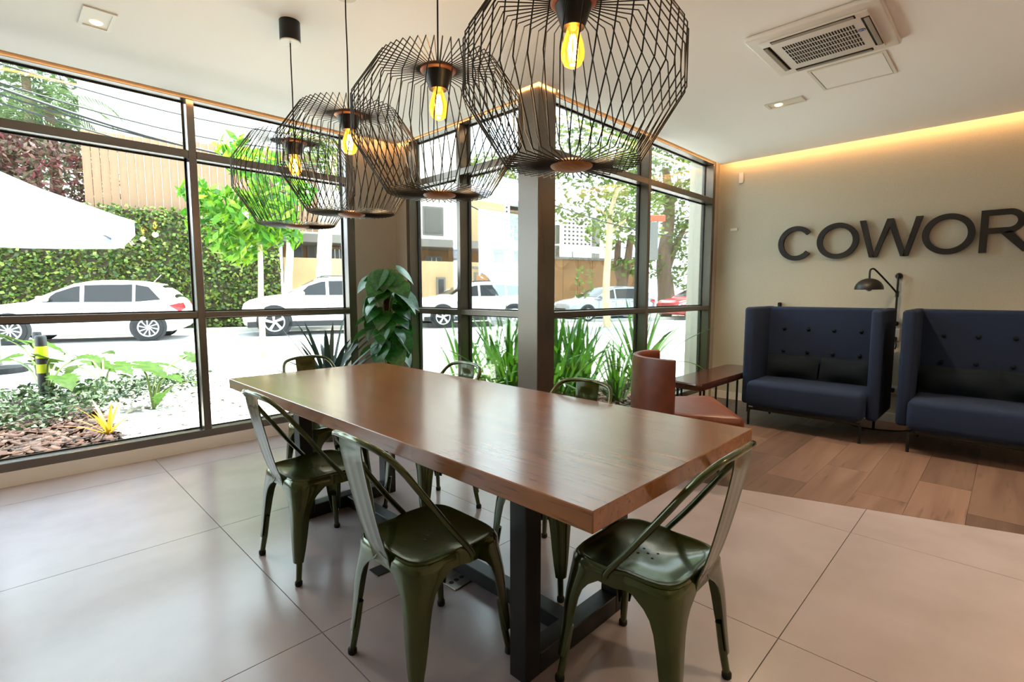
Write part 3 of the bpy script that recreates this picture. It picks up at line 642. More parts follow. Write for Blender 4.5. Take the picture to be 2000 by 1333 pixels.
# ---- garden bed
struct(MB().box(-3.0, .62, YA+.16, 7.7, GZ-.05, GZ+.02).build('garden_bed', 'soil'))
struct(MB().box(3.2, 6.1, YC+.2, 3.75, GZ-.05, GZ+.02).box(3.2, 3.75, 3.75, 4.8, GZ-.05, GZ+.02).build('planting_bed', 'soil'))
def chips(n, x0, x1, y0, y1, z, m, size, label, name, cat):
    C = np.stack([RNG.uniform(x0, x1, n), RNG.uniform(y0, y1, n), z+RNG.uniform(0, .025, n)], 1); a = RNG.uniform(0, pi, n); L = size*RNG.uniform(.5, 1.3, n); W = L*RNG.uniform(.3, .7, n)
    d = np.stack([np.cos(a)*L, np.sin(a)*L, RNG.normal(0, .2, n)*L], 1); s = np.stack([-np.sin(a)*W, np.cos(a)*W, RNG.normal(0, .3, n)*W], 1); up = np.array([0, 0, .008])
    base = [C-d-s, C+d-s, C+d+s, C-d+s]; V = np.stack(base+[p+up for p in base], 1).reshape(-1, 3); k = np.arange(n)[:, None]*8
    F = np.concatenate([k+np.array(q) for q in ((0, 1, 2, 3), (4, 5, 6, 7), (0, 1, 5, 4), (1, 2, 6, 5), (2, 3, 7, 6), (3, 0, 4, 7))])
    tag(fast(name, V, F, m), label, cat, kind='stuff')
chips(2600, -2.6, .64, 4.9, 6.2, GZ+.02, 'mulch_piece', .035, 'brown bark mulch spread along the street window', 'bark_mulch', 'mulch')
chips(900, .62, 2.6, 4.9, 8.2, GZ+.0, 'sunlit_mulch', .028, 'bark mulch and leaf litter coloured pale for full sun', 'sunlit_mulch_chips', 'sunlit_mulch')  # mulch beyond the shade line, sunlight put into its pale colour
chips(700, 3.2, 6.0, 2.85, 3.7, GZ+.02, 'mulch_piece', .03, 'bark mulch under the strap leaved plants', 'bark_mulch', 'mulch')
n = 7000; X = RNG.uniform(-2.4, 1.7, n); Y = 5.75+RNG.uniform(0, 1.75, n)-.06*X; hgt = .05+.24*np.clip(1-((Y-6.65)/.95)**2, 0, 1)*RNG.uniform(.2, 1, n)
keep = (Y > 5.75+np.maximum(0, X-.2)*.55); V, F = leaves(np.stack([X, Y, GZ+hgt], 1)[keep], .06, .55, .8)
tag(fast('ground_cover', V, F, 'ground_cover'), 'low grey green ground cover in the bed outside', 'ground cover', kind='stuff')
V, F = leaves(blob(420, (3.55, 3.72, .36), (.22, .22, .26)), .045, .6, .8)
MATS['pale_shrub'] = mat('pale_shrub', (150, 176, 84), .5, trans=.3, island=[(120, 150, 60), (176, 196, 110), (200, 210, 140)])
t = thing('small_shrub', 'small pale green bush outside the middle window', 'shrub', (3.55, 3.72, GZ)); o = fast('foliage', V-np.array([3.55, 3.72, GZ]), F, 'pale_shrub', t)
MB().tube([(0, 0, 0), (.01, 0, .15), (0, .01, .3)], .01, 6).build('stem', 'stem_green', t)
# ---- large leaved plants
pl_ = leaf_mesh('lobed', 'philodendron_leaf')
def philo(base, targets, lab):
    b0 = ground_at(*base); t = thing('philodendron', lab, 'plant', b0, 0, 'large leaved plants in the street bed'); dep = (b0-EYE).dot(FW)
    for k, (x, y, s, a, dd) in enumerate(targets):
        p = px(x, y, dep+dd)-b0; o = link('leaf', pl_, t, p, None, s*.82); o.rotation_euler = (rg.uniform(-.5, .5), rg.uniform(-.1, .55), a)
        MB().tube(smooth_path([(0, 0, 0), (p.x*.35, p.y*.35, p.z*.75), p], 4), [.013]*4+[.010]*4+[.007], 6).build('leaf_stalk', 'stem_green', t, 60)
rg = random.Random(11); rr = -pi/4
philo((95, 800), [(55, 668, .40, rr+.3, .2), (98, 700, .36, rr+2.6, -.1), (120, 735, .34, rr-.6, -.2), (20, 700, .34, rr+3.0, .3), (128, 690, .22, rr+1.2, .5), (10, 660, .36, rr-.2, .1), (70, 640+70, .30, rr+.9, .4), (150, 700, .26, rr+.2, .3)], 'large leaved green plant beside the bollards, leftmost in the street bed')
philo((205, 775), [(180, 705, .33, rr+.5, .3), (225, 712, .33, rr-.3, .1), (160, 762, .20, rr+2.4, -.4), (185, 770, .2, rr-.8, -.3), (200, 690, .25, rr+1.6, .7), (245, 735, .24, rr-.1, .2), (150, 715, .28, rr+2.8, .3)], 'large leaved green plant in the middle of the street bed')
philo((300, 800), [(268, 712, .42, rr-.1, 0), (310, 712, .34, rr+.6, .4), (325, 735, .28, rr-.4, .1), (365, 695, .22, rr+.2, .5), (318, 768, .22, rr-1.3, -.2), (365, 745, .26, rr-.2, .3)], 'large leaved green plant nearest the window mullion')
br = blade(.34, .017, .35, 'bromeliad_leaf', 6, .3)
b0 = ground_at(213, 852, GZ+.02); t = thing('bromeliad', 'yellow and red spiky bromeliad in the bark mulch', 'plant', b0)
for k in range(13): o = link('leaf', br, t, (0, 0, 0), (0, .12+.06*k, k*2.399), rg.uniform(.7, 1.15))
MB().lathe([(.0, -.01), (.025, 0), (.02, .05), (.0, .06)], 10).build('heart', 'bromeliad_leaf', t)
# ---- strap leaved clumps along the garden window
sl = [blade(1.0, .033, a, 'strap_leaf', 10, .3) for a in (.12, .35, .7, 1.15)]
for i, (x, y, nn, h_, lab) in enumerate((
        (3.74, 4.48, 18, .85, 'clump of strap leaves outside the narrow pane beside the monstera'), (3.48, 3.42, 26, 1.02, 'tall clump of strap leaves just left of the dark column'), (3.72, 3.95, 20, .95, 'clump of strap leaves behind the middle window mullion'),
        (3.85, 3.20, 26, 1.0, 'tall clump of strap leaves just right of the dark column'), (4.30, 3.30, 24, .98, 'clump of strap leaves in the middle of the garden window'), (4.72, 3.45, 16, .8, 'thin arching clump of strap leaves left of the garden window mullion'),
        (4.62, 2.98, 20, .66, 'short clump of strap leaves beside the tub chair'), (5.55, 3.25, 26, 1.05, 'tall clump of strap leaves in the right hand pane of the garden window'))):
    t = thing('strap_leaf_plant', lab, 'plant', (x, y, GZ+.01), 0, 'strap leaved clumps outside the windows')
    for k in range(int(nn*1.5)):
        a = k*2.399; f = k/(nn*1.5); o = link('leaf', sl[0 if f < .35 else (1 if f < .65 else (2 if f < .88 else 3))], t, (.06*f*cos(a)*2, .06*f*sin(a)*2, 0), (0, .04+.30*f, a+rg.uniform(-.3, .3)), h_*rg.uniform(.75, 1.1))
# ---- bollards
for (bx, by, zt, lab) in ((91, 800, 655, 'black and yellow street bollard, the nearer of the pair'), (80, 745, 648, 'black and yellow street bollard, the farther of the pair')):
    b0 = ground_at(bx, by); dep = (b0-EYE).dot(FW); hh = (px(bx, zt, dep)-b0).z; t = thing('bollard', lab, 'bollard', b0, 0, 'bollards by the bed'); r = .048
    MB().lathe([(.0, 0), (r, 0), (r, hh*.50), (.0, hh*.50)], 20).build('post', 'bollard_black', t, 40)
    for a, c, m in ((.50, .62, 'bollard_yellow'), (.62, .70, 'bollard_black'), (.70, .86, 'bollard_yellow')): MB().lathe([(.0, hh*a), (r+.001, hh*a), (r+.001, hh*c), (.0, hh*c)], 20).build('band', m, t, 40)
    MB().lathe([(.0, hh*.86), (r, hh*.86), (r*.96, hh*.98), (r*.8, hh), (.0, hh)], 20).build('cap', 'bollard_black', t, 40)
# ---- trees
def tree(name, base, trunk, crowns, lsize, lab, leafm, bark, aspect=.4, droop=.3, up=.6, group=None, branches=()):
    """trunk: points (px, py, radius); crowns: (px, py, rx, rz, count); all at the depth of the base"""
    b0 = Vector(base); dep = (b0-EYE).dot(FW); t = thing(name, lab, 'tree', b0, 0, group)
    pts = [Vector((0, 0, -.05))]+[px(x, y, dep)-b0 for x, y, r in trunk[1:]]; rad = [r for *_, r in trunk]
    sp = smooth_path(pts, 4); ri = [rad[min(int(i/4), len(rad)-1)]+(rad[min(int(i/4)+1, len(rad)-1)]-rad[min(int(i/4), len(rad)-1)])*((i % 4)/4) for i in range(len(sp))]
    MB().tube(sp, ri, 10).build('trunk', bark, t, 60)
    for bpts in branches:
        MB().tube(smooth_path([px(x, y, dep+dd)-b0 for x, y, r, dd in bpts], 4), list(np.interp(np.linspace(0, 1, (len(bpts)-1)*4+1), np.linspace(0, 1, len(bpts)), [q[2] for q in bpts])), 8).build('branch', bark, t, 60)
    C = np.concatenate([blob(n_, tuple(px(x, y, dep)-b0), (rx, rx, rz)) for x, y, rx, rz, n_ in crowns]); V, F = leaves(C, lsize, aspect, up, droop)
    fast('crown', V, F, leafm, t); return t
tree('sapling', ground_at(515, 697), [(515, 697, .055), (510, 600, .05), (509, 520, .045), (505, 430, .035), (495, 340, .02)],
     [(440, 395, .60, .30, 210), (505, 425, .75, .45, 380), (550, 370, .60, .40, 240), (470, 475, .50, .38, 200), (400, 430, .36, .36, 110), (548, 450, .42, .34, 130), (500, 320, .55, .28, 150), (455, 290, .3, .25, 60), (375, 370, .3, .18, 50)],
     .26, 'young street tree with bright green drooping leaves behind the pendants', 'bright_leaf', 'bark_pale', .38, .7, .5, 'street trees',
     [[(507, 450, .03, 0), (470, 410, .018, 0), (420, 380, .008, -.2)], [(507, 440, .03, 0), (545, 400, .018, .1), (570, 360, .008, .2)]])
tree('white_trunk_tree', uv(*(lambda q: (q[0], 3.0))(on_v(632, 600, 3.0)), GZ), [(632, 640, .28), (632, 560, .25), (634, 480, .23), (640, 400, .2), (655, 300, .15)],
     [(640, 270, 1.3, .8, 420), (600, 300, .9, .6, 220), (660, 340, .7, .5, 120)], .3, 'street tree with thick whitewashed trunk behind the parked car', 'tree_leaf', 'bark_white', group='street trees')
tree('white_post_tree', uv(*(lambda q: (q[0], 3.1))(on_v(567, 600, 3.1)), GZ), [(563, 640, .14), (563, 560, .13), (566, 500, .12), (566, 455, .11), (560, 400, .08)], [(560, 360, .7, .5, 160)], .28, 'slim white trunk at the end of the ivy wall', 'tree_leaf', 'bark_white', group='street trees')
tree('slender_tree', ground_at(1186, 640), [(1186, 640, .13), (1184, 560, .12), (1190, 470, .11), (1192, 420, .10), (1205, 375, .07), (1225, 320, .04)],
     [(1150, 330, 1.6, .9, 380), (1205, 350, 1.2, .9, 330), (1120, 410, 1.0, .5, 150), (1225, 420, .8, .6, 160), (1190, 270, 1.8, .9, 380), (1120, 270, 1.2, .9, 260), (1140, 550, .4, .6, 40)],
     .24, 'slender pale trunked tree standing before the tan wall', 'tree_leaf', 'bark_pale', .5, .1, .6, 'street trees', [[(1190, 455, .07, 0), (1215, 435, .05, 0), (1240, 420, .03, 0)], [(1192, 420, .06, 0), (1170, 410, .04, .2), (1150, 400, .02, .3)]])
tree('forked_tree', px(1215, 606, 23), [(1216, 610, .30), (1214, 570, .28), (1216, 550, .24), (1226, 510, .18), (1232, 460, .14)],
     [(1215, 450, 2.0, .8, 500), (1235, 400, 1.8, 1.2, 520), (1225, 520, .9, .5, 140)], .30, 'dark forked tree behind the grey parked car', 'tree_leaf', 'bark_dark', .5, .1, .6, 'street trees', [[(1215, 555, .20, 0), (1206, 520, .17, 0), (1208, 470, .13, 0)]])
tree('broad_tree', px(1302, 588, 28), [(1304, 600, .50), (1300, 560, .44), (1296, 510, .38), (1304, 450, .34), (1308, 400, .28), (1300, 330, .2)],
     [(1310, 330, 3.2, 1.6, 1700), (1290, 260, 3.2, 1.6, 1500), (1340, 400, 2.0, 1.4, 900), (1345, 470, 1.4, 1.2, 600), (1280, 380, 1.4, .9, 350), (1340, 540, 1.0, .8, 300), (1275, 520, .8, .8, 200), (1240, 240, 2.2, 1.2, 700)],
     .30, 'broad street tree with thick brown trunk seen in the right pane', 'tree_leaf', 'bark_dark', .5, .1, .6, 'street trees', [[(1298, 540, .25, 0), (1320, 480, .18, .3), (1345, 430, .1, .5)]])
tree('distant_tree', px(1010, 560, 30), [(1010, 590, .3), (1012, 500, .25), (1010, 440, .2)], [(1008, 445, 1.2, .8, 350), (1020, 330, 1.8, 1.0, 400), (960, 330, 1.6, 1.0, 360), (870, 320, 1.2, .8, 260)], .35, 'distant tree rising over the cream house', 'tree_leaf', 'bark_dark', .5, .1, .6, 'street trees')
tree('backdrop_tree', uv(on_v(60, 300, 9)[0], 9, GZ), [(60, 560, .3), (60, 420, .25), (62, 300, .2), (60, 200, .1)], [(60, 180, 3.0, 1.6, 1500), (-40, 230, 3.0, 2.0, 900), (110, 250, 2.0, 1.4, 800), (40, 330, 3.0, 1.6, 1200)],
     .34, 'dense dark green tree behind the palms at upper left', 'palm_green', 'bark_dark', .45, .2, .6, 'street trees')
# palms at upper left
def palm(x, y, v, s, lab):
    u, z = on_v(x, y, v); b0 = uv(u, v, GZ); t = thing('palm', lab, 'palm', b0, 0, 'palms above the ivy wall'); top = z-GZ
    MB().tube([(0, 0, 0), (.05, 0, top*.5), (0, .05, top)], [.2, .15, .12], 10).build('trunk', 'bark_dark', t, 60)
    for k in range(17):
        a = k*2.399; e = 1.1-.09*k; V = []; F = []; P = Vector((0, .05, top)); th = e
        for i in range(26):
            P = P+Vector((cos(a)*cos(th), sin(a)*cos(th), sin(th)))*(s/26); th -= .085; sd = Vector((-sin(a), cos(a), 0)); L = s*.34*sin(pi*(i+3)/31)
            for q in (1, -1):
                d = (sd*q*.85+Vector((cos(a)*.5, sin(a)*.5, -.35))).normalized(); w_ = Vector((cos(a), sin(a), 0))*.022; j = len(V); V += [P-w_, P+w_, P+d*L]; F.append((j, j+1, j+2))
        fast('frond', np.array([tuple(p) for p in V]), np.array(F), 'palm_green', t)
palm(95, 210, 5.5, 2.2, 'tall palm left of the pale wall panel'); palm(15, 240, 5.0, 2.0, 'palm with low fronds at the top left corner'); palm(50, 150, 7.5, 2.4, 'palm highest behind the other palms at upper left')
# ---- ivy wall, fence, red shrub
t = street_thing('ivy_wall', 'high street wall covered in green ivy behind the parked cars', 'wall'); u1, zt = on_v(545, 460, 3.4); zt = on_v(300, 412, 3.4)[1]
MB().box(-9, u1, 3.4, 3.7, GZ, zt).build('masonry', 'ivy_wall', t)
n = 15000; C = np.stack([RNG.uniform(-8, u1, n), 3.36-RNG.uniform(0, .16, n), RNG.uniform(GZ+.1, zt+.1, n)], 1); V, F = leaves(C, .13, .75, .2, .35); tag(fast('ivy_leaves', V, F, 'ivy', t), kind='stuff')
t = street_thing('board_fence', 'tall weathered board fence standing on top of the ivy wall', 'fence'); v = 3.8; u0 = on_v(163, 350, v)[0]; u1 = on_v(620, 380, v)[0]; z0, z1 = zt-.35, on_v(300, 270, v)[1]; bw = .21; k = 0
rg = random.Random(5)
me = [MB().box(-bw/2+.008, bw/2-.008, -.018, .018, 0, 1).mesh('board', 'fence_wood') for _ in range(1)]
u = u0
while u < u1:
    link('board', me[0], t, (u+bw/2, v+rg.uniform(-.012, .012), z0), None, (1, 1, z1-z0+rg.uniform(-.03, .03))); u += bw
MB().box(u0, u1, v+.02, v+.08, z0+.4, z0+.5).box(u0, u1, v+.02, v+.08, z1-.5, z1-.4).build('rail', 'fence_wood', t)
t = street_thing('overlit_fence_wall', 'pale block standing in for the overlit upper board fence', 'building'); a, b_, c_, d_ = rect(155, 150, 560, 300, 7); b_ = min(b_, on_v(556, 560, 5)[0]-1.8); MB().box(a, b_+1.5, 7, 12, GZ, d_+.2).build('wall', 'white_plaster', t); MB().box(a-.1, b_+1.6, 6.9, 12.1, d_+.2, d_+.4).build('roof_edge', 'eave_grey', t)  # white block stands in for glare on the upper part of the fence
u_, z_ = on_v(75, 345, 4.3); b0 = uv(u_, 4.3, GZ); t = thing('red_shrub', 'dark red leaved shrub spilling over the ivy wall', 'shrub', b0)
V, F = leaves(np.concatenate([blob(2600, (0, 0, z_-GZ), (2.0, .8, 1.3)), blob(1500, (-1.6, .6, z_-GZ+.1), (1.4, .8, 1.2))]), .24, .35, .3, .5); fast('foliage', V, F, 'red_shrub', t)
for k in range(6): MB().tube(smooth_path([(0, 0, 0), (.1*k-.2, 0, z_*.5), ((k-2.5)*.5, 0, z_-.3), ((k-2.5)*.7, 0, z_+.5)], 4), .03, 6).build('stem', 'bark_dark', t)
# ---- parasol
dep = 7.2; ap = px(-38, 318, dep); b0 = Vector((ap.x, ap.y, GZ)); t = thing('parasol', 'large white square garden parasol reaching in from the left', 'parasol', b0, 0); cr = px(262, 432, dep)-b0; A = ap-b0; hd_ = Vector((cr.x-A.x, cr.y-A.y, 0))
cn = [Vector((A.x, A.y, cr.z))+Matrix.Rotation(k*pi/2, 3, 'Z') @ hd_ for k in range(4)]
for k in range(4):
    p, q = cn[k], cn[(k+1) % 4]; G = [[A.lerp(p.lerp(q, j/6), i/6)-Vector((0, 0, .05*sin(pi*i/6)+.06*sin(pi*j/6)*(i/6))) for j in range(7)] for i in range(7)]
    MB().sheet([[tuple(x) for x in r_] for r_ in G], .004).build('canopy_panel', 'canvas_white', t, 60)
    MB().sheet([[tuple(p.lerp(q, j/8)-Vector((0, 0, .06*sin(pi*j/8)+h_))) for j in range(9)] for h_ in (0, .07, .14, .2)], .004).build('valance', 'canvas_white', t, 60)
    MB().tube([tuple(A-Vector((0, 0, .08))), tuple(p-Vector((0, 0, .02)))], .014, 6).build('rib', 'steel', t)
MB().tube([(0, 0, 0), tuple(A+Vector((0, 0, .05)))], .03, 12).build('pole', 'steel', t); MB().lathe([(.0, 0), (.3, 0), (.3, .08), (.05, .1), (.0, .1)], 24).build('base', 'bollard_black', t)
# ---- cream house
t = street_thing('cream_house', 'cream house with grey eaves and street wall behind the cars', 'house')
def bx(par, nm, m, x0, y0, x1, y1, v, th, drop=False):
    a, b_, c_, d_ = rect(x0, y0, x1, y1, v); return MB().box(a, b_, v, v+th, GZ if drop else c_, d_).build(nm, m, par)
uA = on_v(556, 560, 5)[0]; uB = on_v(1022, 560, 5)[0]; zW = on_v(640, 505, 5)[1]
MB().box(uA, uB, 5, 5.25, GZ, zW).build('street_wall', 'cream_plaster', t)
zS0, zS1 = on_v(640, 474, 5.2)[1], on_v(640, 458, 5.2)[1]
MB().box(uA, uB, 7, 7.2, GZ, zS0+.1).build('wall', 'tan_plaster', t); MB().box(uA-.2, uB, 5.2, 7.4, zS0, zS1).build('eave_slab', 'eave_grey', t)
MB().box(uA, on_v(905, 450, 6)[0], 6, 11, zS1, zS1+4.5).build('upper_wall', 'white_plaster', t); MB().box(on_v(905, 450, 6.6)[0], on_v(985, 450, 6.6)[0], 6.6, 11, zS1, on_v(950, 385, 6.6)[1]).build('upper_wall', 'cream_plaster', t)
def win(par, x0, y0, x1, y1, v, m='window_dark', fm='eave_grey', nm='window', bars=0):
    a, b_, c_, d_ = rect(x0, y0, x1, y1, v); f = MB().box(a-.08, b_+.08, v-.05, v, c_-.08, d_+.08).build(nm, fm, par); MB().box(a, b_, v-.07, v-.045, c_, d_).build('pane', m, f)
    if bars:
        bb = MB()
        for k in range(1, bars): x = a+(b_-a)*k/bars; bb.box(x-.018, x+.018, v-.10, v-.08, c_, d_)
        bb.build('bars', 'white_plaster', f)
win(t, 829, 408, 862, 456, 6, 'shutter_grey'); win(t, 856, 546, 866, 574, 5); win(t, 833, 504, 860, 519, 7, bars=3); win(t, 572, 484, 588, 503, 7); win(t, 645, 488, 688, 507, 7, bars=5); win(t, 604, 460, 614, 503, 7, 'shutter_grey'); win(t, 641, 548, 650, 562, 5)
for i in range(8): bx(t, 'wood_board', 'door_wood', 645+5.5*i, 474, 649.6+5.5*i, 487, 6.9, .05)
win(t, 929, 536, 952, 566, 5, 'door_wood', 'eave_grey', 'door'); f = win(t, 964, 532, 1000, 566, 5, 'white_plaster', 'eave_grey', 'gate', bars=9)
bx(t, 'ledge', 'eave_grey', 925, 522, 1022, 526, 4.9, .2); bx(t, 'tarp', 'tarp_blue', 978, 470, 1014, 492, 5.6, .05)
t = street_thing('block_tower', 'narrow white block tower with rows of square openings', 'building'); a, b_, c_, d_ = rect(974, 384, 996, 458, 12); MB().box(a, b_, 12, 13, GZ, d_+.3).build('wall', 'white_plaster', t)
hb = MB()
for i in range(2):
    for j in range(9): hb.box(a+(b_-a)*(.3+.35*i), a+(b_-a)*(.42+.35*i), 11.97, 12.0, c_+(d_-c_)*(j+.2)/9, c_+(d_-c_)*(j+.7)/9)
tag(hb.build('openings', 'window_dark', t), kind='stuff')
t = street_thing('brown_canopy_house', 'far house with brown slab roofs right of the block tower', 'house'); bx(t, 'wall', 'white_plaster', 996, 440, 1060, 470, 14, 4, True); bx(t, 'roof', 'fence_wood', 994, 394, 1050, 402, 13, 3); bx(t, 'roof', 'fence_wood', 994, 412, 1050, 422, 13, 3); bx(t, 'wall', 'shutter_grey', 996, 400, 1045, 440, 14, 3)
# ---- tan wall and perforated building on the right
t = street_thing('tan_wall', 'plain tan panelled street wall behind the slender tree', 'wall'); a, b_, c_, d_ = rect(1070, 509, 1262, 606, 7); nP = 7
for k in range(nP): MB().box(a+(b_-a)*k/nP+.01, a+(b_-a)*(k+1)/nP-.01, 7, 7.2, GZ, d_).build('wall_panel', 'tan_plaster', t)
MB().box(a, b_, 6.95, 7.25, d_, d_+.12).build('coping', 'eave_grey', t)
t = street_thing('perforated_building', 'white building with a grid of small square openings', 'building'); a, b_, c_, d_ = rect(1100, 425, 1156, 480, 16); MB().box(a, b_, 16, 20, GZ, d_).build('wall', 'white_plaster', t)
hb = MB()
for i in range(7):
    for j in range(7): hb.box(a+(b_-a)*(i+.25)/7, a+(b_-a)*(i+.65)/7, 15.96, 16, c_+(d_-c_)*(j+.2)/7, c_+(d_-c_)*(j+.65)/7)
tag(hb.build('openings', 'window_dark', t), kind='stuff')
bx(t, 'side_wing', 'shutter_grey', 1086, 440, 1100, 470, 16.5, 3, True); bx(t, 'tower', 'eave_grey', 1152, 425, 1172, 480, 17, 3, True); win(t, 1155, 450, 1160, 475, 17)
t = street_thing('canvas_awning', 'white canvas awning above the tan wall', 'awning'); a, b_, c_, d_ = rect(1095, 478, 1192, 494, 9)
MB().sheet([[(a+(b_-a)*i/6, 9+2*j/3-1, d_-.1*i/6*6*.16-(.5 if j == 0 else (.1 if j == 1 else 0))) for j in range(4)] for i in range(7)], .01).build('canopy', 'canvas_white', t, 60); MB().tube([(a+.2, 8.1, GZ), (a+.2, 8.1, d_-.4)], .04, 8).build('post', 'steel', t); MB().tube([(b_-.2, 8.1, GZ), (b_-.2, 8.1, d_-.6)], .04, 8).build('post', 'steel', t)
p0 = px(1268, 434, 15); p1 = px(1286, 508, 15); t = thing('street_sign', 'dark grey hanging street sign board with red top', 'sign', (p0.x, p0.y, GZ), -radians(45))
wS = (p1-p0).dot(RT); MB().rbox(0, wS, -.04, .04, p1.z-GZ, p0.z-GZ, .01, 1).build('board', 'sign_grey', t); MB().rbox(-.1, wS*1.7, -.05, .05, p0.z-GZ+.02, p0.z-GZ+.20, .01, 1).build('top_panel', 'sign_red', t); MB().tube([(-.05, .05, 0), (-.05, .05, p0.z-GZ+.3)], .04, 10).build('post', 'steel', t)
# ---- overhead cables
for k, (xa, ya, xb, yb, d0, d1, lab) in enumerate(((-40, 112, 660, 272, 9, 14, 'topmost thin overhead cable across the left windows'), (-40, 158, 620, 330, 9, 13, 'thick black overhead cable above the parasol'), (-40, 172, 620, 322, 9, 13, 'overhead cable just under the thick one'),
        (-40, 150, 640, 300, 9, 13.5, 'overhead cable just over the thick one'), (-40, 188, 640, 345, 9, 13, 'lowest overhead cable across the left windows'), (880, 352, 1060, 402, 14, 16, 'upper overhead cable before the cream house'), (880, 380, 1060, 436, 14, 16, 'lower overhead cable before the cream house'), (1080, 400, 1420, 470, 15, 16, 'overhead cable crossing the slender tree'))):
    a, b_ = px(xa, ya, d0), px(xb, yb, d1); pts = [a.lerp(b_, i/10)-Vector((0, 0, .25*sin(pi*i/10))) for i in range(11)]
    tag(MB().tube(pts, .03 if k == 1 else .017, 5).build('overhead_cable', 'cable'), lab, 'cable', 'overhead cables in the street')
